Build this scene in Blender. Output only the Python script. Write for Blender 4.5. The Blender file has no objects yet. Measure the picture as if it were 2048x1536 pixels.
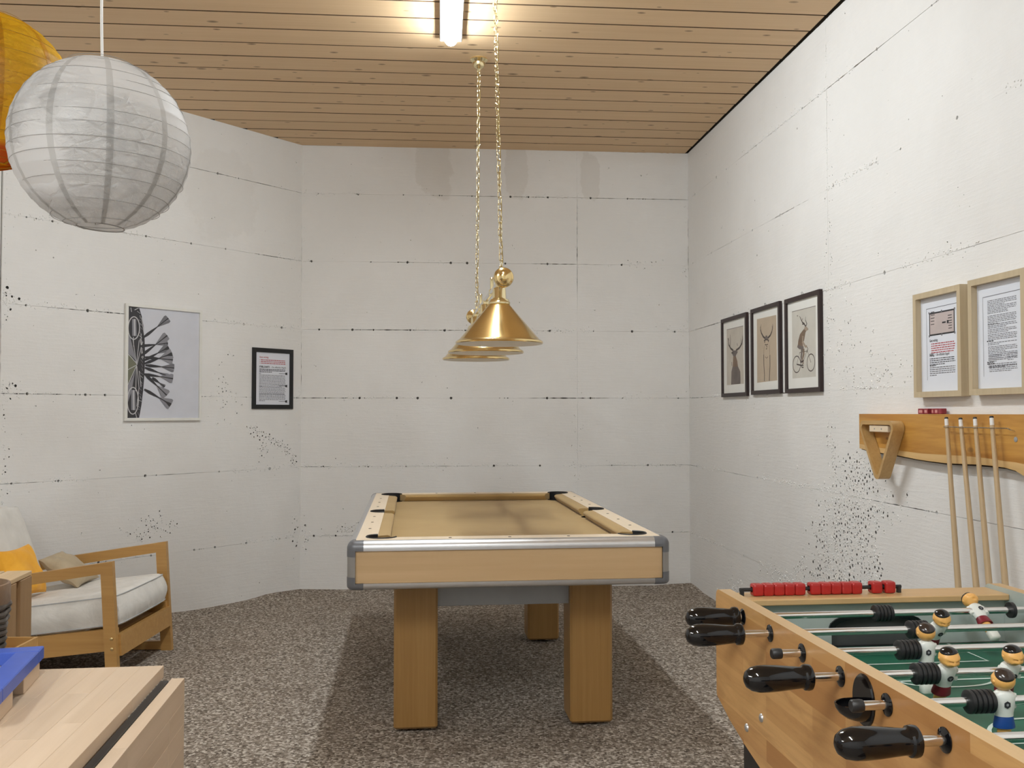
import bpy, bmesh, math, random
from math import sin, cos, pi, radians as R, sqrt, atan2
from mathutils import Vector, Matrix, noise
from mathutils.geometry import delaunay_2d_cdt
random.seed(7)
SC = bpy.context.scene
COL = SC.collection

# ------------------------------------------------------------------ camera, world, exposure
CAM_H = 1.2849
cd = bpy.data.cameras.new('camera'); cam = bpy.data.objects.new('camera', cd); COL.objects.link(cam)
cd.sensor_fit = 'HORIZONTAL'; cd.sensor_width = 36.0; cd.lens = 36.0 * 1885.26 / 2048.0
cd.clip_start = 0.05; cd.clip_end = 60
cam.location = (0, 0, CAM_H)
cam.rotation_euler = (Matrix.Rotation(pi/2 + 0.0305, 3, 'X') @ Matrix.Rotation(-0.0007, 3, 'Z')).to_euler()
SC.camera = cam
w = bpy.data.worlds.new('world'); SC.world = w; w.use_nodes = True
w.node_tree.nodes['Background'].inputs[0].default_value = (0.5, 0.5, 0.5, 1)
w.node_tree.nodes['Background'].inputs[1].default_value = 0.05
vs = SC.view_settings
vs.view_transform = 'Standard'; vs.look = 'None'; vs.gamma = 1.0; vs.exposure = 0.07
vs.use_curve_mapping = False
SC.cycles.use_denoising = True
SC.cycles.max_bounces = 10; SC.cycles.diffuse_bounces = 6
SC.cycles.sample_clamp_indirect = 6.0
LAMP_GAIN = 121.0         # strength of the strip light above the pool table
REAR_FILL_GAIN = 145.0         # and of the two unseen fill strips added behind the camera
LAMP_COL = (0.925, 0.995, 1.03)

# ------------------------------------------------------------------ materials
def srgb(r, g, b):
    f = lambda c: (c/255.0)/12.92 if c/255.0 <= 0.04045 else ((c/255.0 + 0.055)/1.055)**2.4
    return (f(r), f(g), f(b), 1.0)

class NT:
    def __init__(s, name):
        s.m = bpy.data.materials.new(name); s.m.use_nodes = True
        s.t = s.m.node_tree; s.t.nodes.clear()
        s.out = s.n('ShaderNodeOutputMaterial')
        s.b = s.n('ShaderNodeBsdfPrincipled'); s.l(s.b.outputs[0], s.out.inputs[0])
    def n(s, typ, **kw):
        x = s.t.nodes.new(typ)
        for k, v in kw.items(): setattr(x, k, v)
        return x
    def l(s, a, b): s.t.links.new(a, b)
    def setp(s, **kw):
        for k, v in kw.items(): s.b.inputs[k.replace('_', ' ')].default_value = v
    def coord(s, which='Object', scale=(1,1,1), rand=0.0, rot=(0,0,0)):
        if which == 'World':
            o = s.n('ShaderNodeNewGeometry').outputs['Position']
        else:
            o = s.n('ShaderNodeTexCoord').outputs[which]
        if rand:
            oi = s.n('ShaderNodeObjectInfo')
            mul = s.n('ShaderNodeMath', operation='MULTIPLY'); s.l(oi.outputs['Random'], mul.inputs[0]); mul.inputs[1].default_value = rand
            add = s.n('ShaderNodeVectorMath', operation='ADD'); s.l(o, add.inputs[0]); s.l(mul.outputs[0], add.inputs[1]); o = add.outputs[0]
        mp = s.n('ShaderNodeMapping'); mp.inputs['Scale'].default_value = scale; mp.inputs['Rotation'].default_value = rot
        s.l(o, mp.inputs['Vector']); return mp.outputs[0]
    def noise(s, vec, scale=5, detail=4, rough=.55, dist=0.0):
        x = s.n('ShaderNodeTexNoise'); x.inputs['Scale'].default_value = scale; x.inputs['Detail'].default_value = detail
        x.inputs['Roughness'].default_value = rough; x.inputs['Distortion'].default_value = dist
        s.l(vec, x.inputs['Vector']); return x.outputs['Fac']
    def voro(s, vec, scale=5, feature='F1', out='Distance', rnd=1.0):
        x = s.n('ShaderNodeTexVoronoi', feature=feature); x.inputs['Scale'].default_value = scale
        x.inputs['Randomness'].default_value = rnd
        s.l(vec, x.inputs['Vector']); return x.outputs[out]
    def ramp(s, fac, stops, interp='LINEAR'):
        x = s.n('ShaderNodeValToRGB'); x.color_ramp.interpolation = interp
        e = x.color_ramp.elements
        while len(e) < len(stops): e.new(0.5)
        for i, (p, c) in enumerate(stops):
            e[i].position = p; e[i].color = c if len(c) == 4 else (*c, 1)
        s.l(fac, x.inputs[0]); return x.outputs[0]
    def mix(s, fac, a, b, mode='MIX'):
        x = s.n('ShaderNodeMix', data_type='RGBA', blend_type=mode)
        for i, v in ((0, fac), (6, a), (7, b)):
            if hasattr(v, 'is_linked') or hasattr(v, 'links'): s.l(v, x.inputs[i])
            else: x.inputs[i].default_value = v
        return x.outputs[2]
    def math(s, op, a, b=0.0, clamp=False):
        x = s.n('ShaderNodeMath', operation=op, use_clamp=clamp)
        for i, v in ((0, a), (1, b)):
            if hasattr(v, 'links'): s.l(v, x.inputs[i])
            else: x.inputs[i].default_value = v
        return x.outputs[0]
    def bump(s, h, strength=.3, dist=.01, prev=None):
        x = s.n('ShaderNodeBump'); x.inputs['Strength'].default_value = strength; x.inputs['Distance'].default_value = dist
        s.l(h, x.inputs['Height'])
        if prev is not None: s.l(prev, x.inputs['Normal'])
        s.l(x.outputs[0], s.b.inputs['Normal']); return x.outputs[0]
    def col(s, c): s.l(c, s.b.inputs['Base Color'])

def plain(name, c, rough=.5, metal=0.0, spec=.5, coat=0.0, vary=.06, bump=0.0, bscale=200):
    t = NT(name); t.setp(Roughness=rough, Metallic=metal, Specular_IOR_Level=spec, Coat_Weight=coat)
    v = t.coord('Object')
    nz = t.noise(v, 9, 4)
    d = tuple(max(0, x*(1-vary)) for x in c[:3]) + (1,); l = tuple(min(1, x*(1+vary)) for x in c[:3]) + (1,)
    t.col(t.ramp(nz, [(.3, d), (.7, l)]))
    if bump: t.bump(t.noise(v, bscale, 3), bump, .002)
    return t.m

def wood(name, ca, cb, axis='X', rough=.42, fine=60.0, long=3.0, rand=0.0, tone=.10, coat=.0, knots=0.0):
    t = NT(name); t.setp(Roughness=rough, Coat_Weight=coat, Coat_Roughness=.2)
    sc = {'X': (long, fine, fine), 'Y': (fine, long, fine), 'Z': (fine, fine, long)}[axis]
    v = t.coord('Object', sc, rand=rand)
    n1 = t.noise(v, 1.0, 6, .6, .4)
    sc2 = tuple(x*.22 for x in sc)
    v2 = t.coord('Object', sc2, rand=rand)
    n2 = t.noise(v2, 1.0, 3, .5, 1.2)
    f = t.math('ADD', t.math('MULTIPLY', n1, .55), t.math('MULTIPLY', n2, .45))
    c = t.ramp(f, [(.33, cb), (.5, tuple((a+b)/2 for a, b in zip(ca, cb))), (.66, ca)])
    if rand:
        oi = t.n('ShaderNodeObjectInfo')
        c = t.mix(t.math('MULTIPLY', oi.outputs['Random'], tone*2), c, tuple(x*.6 for x in cb[:3]) + (1,))
    if knots:
        kv = t.coord('Object', {'X': (7.0, 15, 15), 'Y': (15, 7.0, 15), 'Z': (15, 15, 7.0)}[axis], rand=rand*3)
        k = t.n('ShaderNodeTexVoronoi'); k.inputs['Scale'].default_value = 1.0; t.l(kv, k.inputs['Vector'])
        sep = t.n('ShaderNodeSeparateColor'); t.l(k.outputs['Color'], sep.inputs[0])
        size = t.math('MULTIPLY', t.math('SUBTRACT', sep.outputs[0], .22, True), knots)
        inside = t.math('SUBTRACT', 1.0, t.math('DIVIDE', k.outputs['Distance'], t.math('MAXIMUM', size, .001)), True)
        halo = t.math('MULTIPLY', t.math('POWER', inside, .5), .9, True)
        c = t.mix(halo, c, (.115, .05, .016, 1))
    t.col(c); t.bump(n1, .08, .002)
    return t.m

MT = {}
# painted board-marked concrete
def wall_mat():
    t = NT('painted_concrete'); t.setp(Roughness=.72, Specular_IOR_Level=.25)
    v = t.coord('World')
    vh = t.coord('World', (1.2, 1.2, 14))
    n1 = t.noise(v, 2.2, 5, .6); n2 = t.noise(vh, 6, 5, .65); n3 = t.noise(v, 95, 4, .6); n4 = t.noise(v, 22, 4, .6)
    base = t.ramp(n1, [(.3, (.745, .735, .72, 1)), (.7, (.80, .795, .785, 1))])
    base = t.mix(t.math('MULTIPLY', t.math('SUBTRACT', t.noise(v, 1.1, 3, .5), .52, True), 1.5, True), base, (.60, .585, .56, 1))
    # three old damp stains high on the far wall
    sp = t.n('ShaderNodeSeparateXYZ'); t.l(v, sp.inputs[0]); wob = t.math('MULTIPLY', t.math('SUBTRACT', t.noise(v, 6, 5, .65), .5), 3.0)
    far = t.math('GREATER_THAN', sp.outputs[1], 6.6)
    for cx_, cz_, hw_, hh_ in ((-.57, 3.10, .14, .24), (.03, 3.10, .085, .23), (.585, 3.05, .075, .17), (-1.95, 2.75, .16, .3)):
        dx = t.math('POWER', t.math('ABSOLUTE', t.math('DIVIDE', t.math('SUBTRACT', sp.outputs[0], cx_), hw_)), 2.5)
        dz = t.math('POWER', t.math('ABSOLUTE', t.math('DIVIDE', t.math('SUBTRACT', sp.outputs[2], cz_), hh_)), 2.5)
        d_ = t.math('ADD', t.math('ADD', dx, dz), wob)
        k_ = t.math('MULTIPLY', t.math('MULTIPLY', t.math('SUBTRACT', 1.15, d_, True), 4, True), t.math('MULTIPLY', far, .34) if cx_ > -1 else .14)
        base = t.mix(k_, base, (.58, .55, .51, 1))
    # small pinholes, coloured dark grey and sunk in the bump
    vo = t.n('ShaderNodeTexVoronoi'); vo.inputs['Scale'].default_value = 17; t.l(v, vo.inputs['Vector'])
    sep = t.n('ShaderNodeSeparateColor'); t.l(vo.outputs['Color'], sep.inputs[0])
    msk = t.math('SUBTRACT', t.noise(v, 1.7, 3), .42, True)
    sz = t.math('MULTIPLY', t.math('SUBTRACT', sep.outputs[0], .70, True), t.math('MULTIPLY', msk, 1.7))
    ins = t.math('GREATER_THAN', sz, vo.outputs['Distance'])
    base = t.mix(t.math('MULTIPLY', ins, .75), base, (.20, .19, .17, 1))
    t.col(base)
    h = t.math('ADD', t.math('MULTIPLY', n2, .8), t.math('ADD', t.math('MULTIPLY', n3, .16), t.math('MULTIPLY', n4, .45)))
    h = t.math('SUBTRACT', h, t.math('MULTIPLY', ins, .6))
    t.bump(h, .30, .008)
    return t.m
MT['wall'] = wall_mat()
MT['raw'] = plain('raw_concrete', (.11, .105, .095, 1), .9, vary=.3)

def carpet_mat():
    t = NT('speckled_carpet'); t.setp(Roughness=.95, Specular_IOR_Level=.1)
    v = t.coord('World')
    a = t.voro(v, 105, out='Color'); sep = t.n('ShaderNodeSeparateColor'); t.l(a, sep.inputs[0])
    b = t.noise(v, 75, 3, .7); big = t.noise(v, 1.3, 3, .5)
    f = t.math('ADD', t.math('MULTIPLY', sep.outputs[0], .55), t.math('MULTIPLY', b, .45))
    c = t.ramp(f, [(.14, (.045, .034, .026, 1)), (.36, (.19, .155, .124, 1)), (.60, (.32, .275, .23, 1)), (.80, (.64, .58, .51, 1))])
    c = t.mix(t.math('MULTIPLY', t.math('SUBTRACT', big, .45, True), .7, True), c, (.17, .125, .092, 1))
    t.col(c)
    t.bump(f, .7, .006)
    return t.m
MT['carpet'] = carpet_mat()
MT['plank'] = wood('spruce_plank', (.74, .53, .315, 1), (.68, .47, .265, 1), 'X', .55, 70, 2.0, rand=37.0, tone=.08, knots=.30)
MT['gap'] = plain('dark_gap', (.02, .015, .012, 1), .9)
MT['groove_shade'] = plain('dark_groove_shade', (.10, .055, .028, 1), .9)  # shade between the ceiling boards, put into the colour of their sides
MT['oak'] = wood('oak_veneer', (.37, .21, .068, 1), (.29, .155, .045, 1), 'Z', .38, 90, 2.5)
MT['apron'] = wood('maple_laminate', (.62, .435, .245, 1), (.55, .375, .20, 1), 'X', .35, 45, 2.0)
MT['rail'] = wood('pale_maple', (.80, .66, .49, 1), (.74, .60, .43, 1), 'Y', .33, 60, 2.0)
MT['alu'] = plain('brushed_aluminium', (.66, .67, .69, 1), .36, 1.0, vary=.03)
MT['cap'] = plain('grey_corner_plastic', (.16, .165, .18, 1), .38, .35, vary=.05)
MT['strip'] = plain('grey_corner_strip', (.30, .29, .275, 1), .42, .3, vary=.05)
MT['steel'] = plain('grey_painted_steel', (.33, .345, .36, 1), .5, .2)
MT['chrome'] = plain('chrome', (.72, .71, .69, 1), .14, 1.0, vary=.02)
MT['black'] = plain('black_plastic', (.004, .004, .005, 1), .07, 0, .5, vary=.1)
MT['blackmatt'] = plain('black_rubber', (.013, .013, .014, 1), .45, vary=.1)
MT['sight'] = plain('dark_sight', (.03, .018, .01, 1), .4)
MT['brass'] = plain('polished_brass', (.80, .62, .31, 1), .17, 1.0, vary=.06)
MT['brasslight'] = plain('pale_brass', (.86, .74, .45, 1), .16, 1.0, vary=.04)
MT['white'] = plain('white_enamel', (.80, .80, .79, 1), .35, vary=.02)
MT['offwhite'] = plain('white_frame_lacquer', (.74, .735, .70, 1), .4, vary=.03)
MT['paperwhite'] = plain('print_paper', (.70, .72, .79, 1), .5, vary=.01)
MT['mat'] = plain('picture_mount', (.76, .76, .73, 1), .6, vary=.02)
MT['matblue'] = plain('notice_mount', (.71, .74, .81, 1), .55, vary=.01)
MT['frameblack'] = plain('black_frame', (.008, .008, .009, 1), .5)
MT['framebrown'] = plain('dark_brown_frame', (.022, .010, .010, 1), .45)
MT['framewood'] = wood('ash_frame', (.56, .46, .31, 1), (.48, .385, .25, 1), 'Z', .5, 80, 3)
MT['ink'] = plain('black_ink', (.02, .02, .024, 1), .6)
MT['greyink'] = plain('grey_ink', (.16, .16, .18, 1), .6)
MT['red'] = plain('red_ink', (.42, .05, .06, 1), .6)
MT['fabric_white'] = None
def cloth_mat(name, ca, cb, scale=9, weave=500, bump=.35, fold=7, rough=.9):
    t = NT(name); t.setp(Roughness=rough, Specular_IOR_Level=.15, Sheen_Weight=.15)
    v = t.coord('Object')
    n = t.noise(v, scale, 4, .55)
    t.col(t.ramp(n, [(.3, cb), (.7, ca)]))
    f = t.noise(v, fold, 3, .5, 1.0)
    wv = t.noise(v, weave, 2)
    h = t.math('ADD', f, t.math('MULTIPLY', wv, .05))
    t.bump(h, bump, .03)
    return t.m
MT['fabric_white'] = cloth_mat('white_cotton', (.78, .765, .73, 1), (.66, .645, .61, 1))
MT['orange'] = cloth_mat('orange_cotton', (.90, .47, .06, 1), (.78, .36, .03, 1))
MT['beige'] = cloth_mat('beige_cotton', (.50, .41, .285, 1), (.40, .325, .22, 1))
MT['felt'] = cloth_mat('tan_felt', (.41, .28, .12, 1), (.375, .25, .104, 1), 4, 900, .03, 5)
MT['piping'] = plain('grey_piping', (.46, .48, .50, 1), .8)
MT['chairwood'] = wood('birch_stain', (.52, .30, .10, 1), (.42, .225, .065, 1), 'X', .38, 55, 2.5)
MT['stave'] = wood('birch_stave', (.70, .545, .40, 1), (.58, .435, .30, 1), 'Y', .42, 42, 2.0, rand=51.0, tone=.11)
MT['pine'] = wood('crate_pine', (.62, .46, .28, 1), (.50, .35, .19, 1), 'Y', .55, 50, 3, rand=21.0)
MT['pinez'] = wood('crate_pine_upright', (.36, .225, .11, 1), (.28, .165, .075, 1), 'Z', .55, 50, 3, rand=21.0)
MT['boxwood'] = wood('honey_box_wood', (.60, .36, .13, 1), (.48, .27, .085, 1), 'X', .45, 60, 3)
MT['blue'] = plain('blue_lacquer', (.045, .10, .46, 1), .42, vary=.08)
MT['wicker'] = plain('dark_wicker', (.055, .042, .034, 1), .32, vary=.35)
MT['brownfelt'] = cloth_mat('brown_cloth', (.24, .15, .085, 1), (.17, .105, .06, 1))
MT['cue'] = wood('cue_maple', (.56, .42, .255, 1), (.48, .345, .195, 1), 'Z', .35, 60, 1.2)
MT['triwood'] = wood('triangle_beech', (.54, .345, .14, 1), (.44, .265, .095, 1), 'X', .38, 90, 3)
MT['heart'] = wood('larch_heartwood', (.66, .36, .085, 1), (.37, .155, .024, 1), 'X', .42, 30, 2.2, knots=.30)
MT['sap'] = wood('larch_sapwood', (.68, .46, .21, 1), (.58, .37, .15, 1), 'X', .45, 40, 1.6)
MT['bark'] = plain('bark_edge', (.035, .02, .012, 1), .9, vary=.3)
MT['chalk'] = plain('red_chalk_wrap', (.27, .022, .035, 1), .35, vary=.25)
MT['chalkpale'] = plain('pale_chalk_label', (.60, .28, .26, 1), .5, vary=.1)
MT['bead'] = plain('red_bead', (.36, .014, .012, 1), .34, vary=.12)
MT['green'] = plain('green_pitch', (.008, .105, .06, 1), .45, vary=.12)
MT['line'] = plain('pitch_line', (.62, .74, .68, 1), .4, vary=.03)
MT['innerwall'] = plain('pale_green_laminate', (.40, .45, .42, 1), .35, vary=.03)
MT['darkgoal'] = plain('goal_grey', (.06, .065, .063, 1), .6)
MT['skin'] = plain('player_skin', (.78, .42, .12, 1), .33, vary=.05)
MT['shirt'] = plain('player_shirt', (.68, .70, .66, 1), .36, vary=.02)
MT['redshorts'] = plain('player_red_shorts', (.17, .008, .018, 1), .38)
MT['blueshorts'] = plain('player_blue_shorts', (.01, .055, .24, 1), .38)
MT['hairblack'] = plain('player_black_hair', (.006, .006, .007, 1), .12)
MT['hairbrown'] = plain('player_brown_hair', (.032, .022, .018, 1), .18)
MT['foot'] = plain('player_foot', (.72, .73, .66, 1), .4)
MT['cord'] = plain('white_cord', (.75, .75, .74, 1), .4)
MT['bronze'] = plain('brass_cable', (.34, .25, .10, 1), .35, .8)

def beech_panel():
    t = NT('beech_stave_laminate'); t.setp(Roughness=.34, Coat_Weight=.1)
    v = t.coord('Object', (1, 1, 1), rot=(0, pi/2, 0))
    mp = t.n('ShaderNodeTexCoord').outputs['Object']
    sep = t.n('ShaderNodeSeparateXYZ'); t.l(mp, sep.inputs[0])
    cmb = t.n('ShaderNodeCombineXYZ'); t.l(sep.outputs[1], cmb.inputs[0]); t.l(sep.outputs[2], cmb.inputs[1])
    br = t.n('ShaderNodeTexBrick'); t.l(cmb.outputs[0], br.inputs['Vector'])
    br.inputs['Scale'].default_value = 1.0; br.inputs['Mortar Size'].default_value = 0.0
    br.inputs['Brick Width'].default_value = .34; br.inputs['Row Height'].default_value = .043
    br.inputs['Color1'].default_value = (.63, .37, .145, 1); br.inputs['Color2'].default_value = (.40, .19, .058, 1)
    br.offset = .37
    vv = t.coord('Object', (60, 4, 60)); n = t.noise(vv, 1.0, 6, .65, .5)
    vv2 = t.coord('Object', (14, 3, 14)); n2 = t.noise(vv2, 1.0, 4, .6, 1.0)
    c = t.mix(t.math('MULTIPLY', t.math('SUBTRACT', n2, .48, True), 2.0, True), br.outputs['Color'], (.27, .115, .03, 1))
    c = t.mix(t.math('MULTIPLY', t.math('SUBTRACT', n, .45, True), 1.5, True), c, (.33, .15, .045, 1))
    t.col(c); return t.m
MT['beech'] = beech_panel()
MT['beechtop'] = wood('beech_board', (.58, .385, .19, 1), (.50, .315, .14, 1), 'X', .33, 50, 2)
MT['beechedge'] = wood('beech_edge', (.58, .40, .21, 1), (.50, .33, .16, 1), 'Y', .4, 50, 2)

def paper_mat(name, ca, cb, low=None):
    t = NT(name); t.t.nodes.remove(t.b)
    v = t.coord('Object')
    n = t.noise(v, 5, 3)
    c = t.ramp(n, [(.3, cb), (.7, ca)])
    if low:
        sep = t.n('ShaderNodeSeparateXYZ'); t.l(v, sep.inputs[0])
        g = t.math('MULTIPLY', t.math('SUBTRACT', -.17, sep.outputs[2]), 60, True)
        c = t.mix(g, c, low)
    d = t.n('ShaderNodeBsdfDiffuse'); tr = t.n('ShaderNodeBsdfTranslucent'); gl = t.n('ShaderNodeBsdfGlossy')
    gl.inputs['Roughness'].default_value = .45
    t.l(c, d.inputs['Color']); t.l(c, tr.inputs['Color'])
    m1 = t.n('ShaderNodeMixShader'); m1.inputs[0].default_value = .55
    t.l(d.outputs[0], m1.inputs[1]); t.l(tr.outputs[0], m1.inputs[2])
    m2 = t.n('ShaderNodeMixShader'); m2.inputs[0].default_value = .04
    t.l(m1.outputs[0], m2.inputs[1]); t.l(gl.outputs[0], m2.inputs[2]); t.l(m2.outputs[0], t.out.inputs[0])
    cr = t.voro(t.coord('Object', (1, 1, 1.6)), 16, 'DISTANCE_TO_EDGE')
    cr2 = t.noise(t.coord('Object', (1, 1, 2)), 24, 5, .7, 2.0)
    msk = t.math('MULTIPLY', t.math('SUBTRACT', t.noise(v, 3.2, 2), .40, True), 5, True)
    h = t.math('MULTIPLY', t.math('ADD', t.math('MULTIPLY', t.math('MINIMUM', cr, .12), 3), cr2), msk)
    b = t.n('ShaderNodeBump'); b.inputs['Strength'].default_value = .8; b.inputs['Distance'].default_value = .03
    t.l(h, b.inputs['Height'])
    for x in (d, tr): t.l(b.outputs[0], x.inputs['Normal'])
    return t.m
MT['ricewhite'] = paper_mat('white_rice_paper', (.93, .93, .93, 1), (.90, .90, .905, 1))
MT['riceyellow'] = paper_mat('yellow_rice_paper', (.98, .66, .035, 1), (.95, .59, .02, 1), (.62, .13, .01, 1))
MT['seam'] = paper_mat('glued_paper_seam', (.76, .755, .745, 1), (.72, .715, .705, 1))
MT['seamyellow'] = paper_mat('glued_yellow_seam', (.86, .50, .02, 1), (.82, .46, .015, 1))
MT['hoop'] = plain('lantern_wire', (.30, .29, .28, 1), .5)
MT['hoopyellow'] = plain('lantern_wire_yellow', (.40, .20, .02, 1), .5)

def emit(name, col, s):
    t = NT(name); t.t.nodes.remove(t.b)
    e = t.n('ShaderNodeEmission'); e.inputs[0].default_value = (*col, 1); e.inputs[1].default_value = s
    t.l(e.outputs[0], t.out.inputs[0]); return t.m
MT['glow'] = emit('lit_diffuser', LAMP_COL, LAMP_GAIN)
MT['glow_rear_fill'] = emit('rear_fill_diffuser', LAMP_COL, REAR_FILL_GAIN)  # added fill from behind the camera, for the back wall and table front

# ------------------------------------------------------------------ mesh building
def fill_loops(vs, es):
    """triangles between the loops (even-odd): outlines are filled, loops inside them stay open"""
    r = delaunay_2d_cdt(vs, es, [], 0, 1e-6)
    V, E, F = r[0], r[1], r[2]
    wall_e = {tuple(sorted(e)) for e, o in zip(E, r[4]) if o}
    adj = {}
    for i, f in enumerate(F):
        for k in range(len(f)): adj.setdefault(tuple(sorted((f[k], f[(k+1) % len(f)]))), []).append(i)
    par = [None]*len(F); st = []
    for e, fl in adj.items():
        if len(fl) == 1 and par[fl[0]] is None: par[fl[0]] = 1 if e in wall_e else 0; st.append(fl[0])
    while st:
        i = st.pop(); f = F[i]
        for k in range(len(f)):
            e = tuple(sorted((f[k], f[(k+1) % len(f)])))
            for j in adj[e]:
                if par[j] is None: par[j] = par[i] ^ (1 if e in wall_e else 0); st.append(j)
    return (V, E, [f for f, p in zip(F, par) if p])
class M:
    def __init__(s): s.v = []; s.f = []; s.i = []
    def add(s, vs, fs, mi=0, X=None):
        o = len(s.v)
        s.v.extend((X @ Vector(p)) if X is not None else Vector(p) for p in vs)
        s.f.extend(tuple(o + k for k in f) for f in fs); s.i.extend([mi]*len(fs)); return s
    def box(s, c, d, b=.0015, mi=0, X=None):
        hx, hy, hz = d[0]/2, d[1]/2, d[2]/2; b = min(b, hx*.45, hy*.45, hz*.45)
        vs = []; idx = {}
        for sx in (-1, 1):
            for sy in (-1, 1):
                for sz in (-1, 1):
                    for k in range(3):
                        p = [sx*(hx-b), sy*(hy-b), sz*(hz-b)]
                        p[k] = (sx*hx, sy*hy, sz*hz)[k]
                        idx[(sx, sy, sz, k)] = len(vs); vs.append((c[0]+p[0], c[1]+p[1], c[2]+p[2]))
        fs = []
        S = (-1, 1); ring = [(-1, -1), (1, -1), (1, 1), (-1, 1)]
        for a in S:
            fs.append([idx[(a, p, q, 0)] for p, q in ring]); fs.append([idx[(p, a, q, 1)] for p, q in ring]); fs.append([idx[(p, q, a, 2)] for p, q in ring])
        for a in S:
            for c2 in S:
                fs.append([idx[(-1, a, c2, 1)], idx[(1, a, c2, 1)], idx[(1, a, c2, 2)], idx[(-1, a, c2, 2)]])
                fs.append([idx[(a, -1, c2, 0)], idx[(a, 1, c2, 0)], idx[(a, 1, c2, 2)], idx[(a, -1, c2, 2)]])
                fs.append([idx[(a, c2, -1, 0)], idx[(a, c2, 1, 0)], idx[(a, c2, 1, 1)], idx[(a, c2, -1, 1)]])
        for a in S:
            for b2 in S:
                for c2 in S: fs.append([idx[(a, b2, c2, k)] for k in range(3)])
        return s.add(vs, fs, mi, X)
    def lathe(s, prof, n=24, X=None, mi=0, sx=1.0, sy=1.0):
        vs = []; rows = []
        for r, h in prof:
            if r < 1e-6: rows.append([len(vs)]); vs.append((0, 0, h))
            else:
                rows.append(list(range(len(vs), len(vs)+n)))
                vs.extend((r*sx*cos(2*pi*k/n), r*sy*sin(2*pi*k/n), h) for k in range(n))
        fs = []
        for a, b in zip(rows, rows[1:]):
            for k in range(n):
                k2 = (k+1) % n
                if len(a) == 1 and len(b) == 1: continue
                if len(a) == 1: fs.append((a[0], b[k2], b[k]))
                elif len(b) == 1: fs.append((a[k], a[k2], b[0]))
                else: fs.append((a[k], a[k2], b[k2], b[k]))
        return s.add(vs, fs, mi, X)
    def tube(s, pts, r, n=8, closed=False, mi=0, X=None):
        pts = [Vector(p) for p in pts]; N = len(pts); vs = []; fs = []
        prev = None
        rr = r if isinstance(r, (list, tuple)) else [r]*N
        for i, p in enumerate(pts):
            if closed: t = pts[(i+1) % N] - pts[i-1]
            else: t = pts[min(i+1, N-1)] - pts[max(i-1, 0)]
            t.normalize()
            if prev is None:
                a = Vector((0, 0, 1)) if abs(t.z) < .9 else Vector((1, 0, 0))
                u = t.cross(a).normalized()
            else:
                u = (prev - t*prev.dot(t)).normalized()
            prev = u; v = t.cross(u)
            for k in range(n):
                a = 2*pi*k/n; vs.append(p + (u*cos(a) + v*sin(a))*rr[i])
        for i in range(N if closed else N-1):
            j = (i+1) % N
            for k in range(n):
                k2 = (k+1) % n; fs.append((i*n+k, i*n+k2, j*n+k2, j*n+k))
        if not closed: fs.append(tuple(range(n-1, -1, -1))); fs.append(tuple((N-1)*n+k for k in range(n)))
        return s.add(vs, fs, mi, X)
    def prism(s, poly, w0, w1, fn, mi=0, X=None):
        n = len(poly)
        vs = [fn(p[0], p[1], w0) for p in poly] + [fn(p[0], p[1], w1) for p in poly]
        fs = [tuple(range(n-1, -1, -1)), tuple(range(n, 2*n))] + [(k, (k+1) % n, n+(k+1) % n, n+k) for k in range(n)]
        return s.add(vs, fs, mi, X)
    def grid(s, fn, nu, nv, mi=0, cu=False, cv=False, X=None):
        vs = [fn(i/(nu if cu else nu-1), j/(nv if cv else nv-1)) for j in range(nv) for i in range(nu)]
        fs = []
        for j in range(nv if cv else nv-1):
            for i in range(nu if cu else nu-1):
                i2, j2 = (i+1) % nu, (j+1) % nv
                fs.append((j*nu+i, j*nu+i2, j2*nu+i2, j2*nu+i))
        return s.add(vs, fs, mi, X)
    def poly(s, pts, y, mi=0):      # flat print in the picture plane
        return s.add([(p[0], y, p[1]) for p in pts], [tuple(range(len(pts)))], mi)
    def stroke(s, pts, wd, y, mi=0):
        pts = [Vector((p[0], p[1])) for p in pts]; L = []; Rr = []
        ww = wd if isinstance(wd, (list, tuple)) else [wd]*len(pts)
        for i, p in enumerate(pts):
            t = pts[min(i+1, len(pts)-1)] - pts[max(i-1, 0)]
            if t.length < 1e-9: t = Vector((1, 0))
            t.normalize(); nrm = Vector((-t.y, t.x))*ww[i]/2; L.append(p+nrm); Rr.append(p-nrm)
        n = len(pts)
        vs = [(p.x, y, p.y) for p in L] + [(p.x, y, p.y) for p in Rr]
        return s.add(vs, [(k, k+1, n+k+1, n+k) for k in range(n-1)], mi)
    def mesh(s, name, mats, smooth=35, recalc=True):
        me = bpy.data.meshes.new(name)
        me.from_pydata([tuple(p) for p in s.v], [], s.f)
        for m in mats: me.materials.append(m)
        me.polygons.foreach_set('material_index', s.i)
        if recalc:
            bm = bmesh.new(); bm.from_mesh(me); bmesh.ops.recalc_face_normals(bm, faces=bm.faces); bm.to_mesh(me); bm.free()
        if smooth:
            me.shade_smooth(); me.set_sharp_from_angle(angle=R(smooth))
        me.update(); return me

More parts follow.
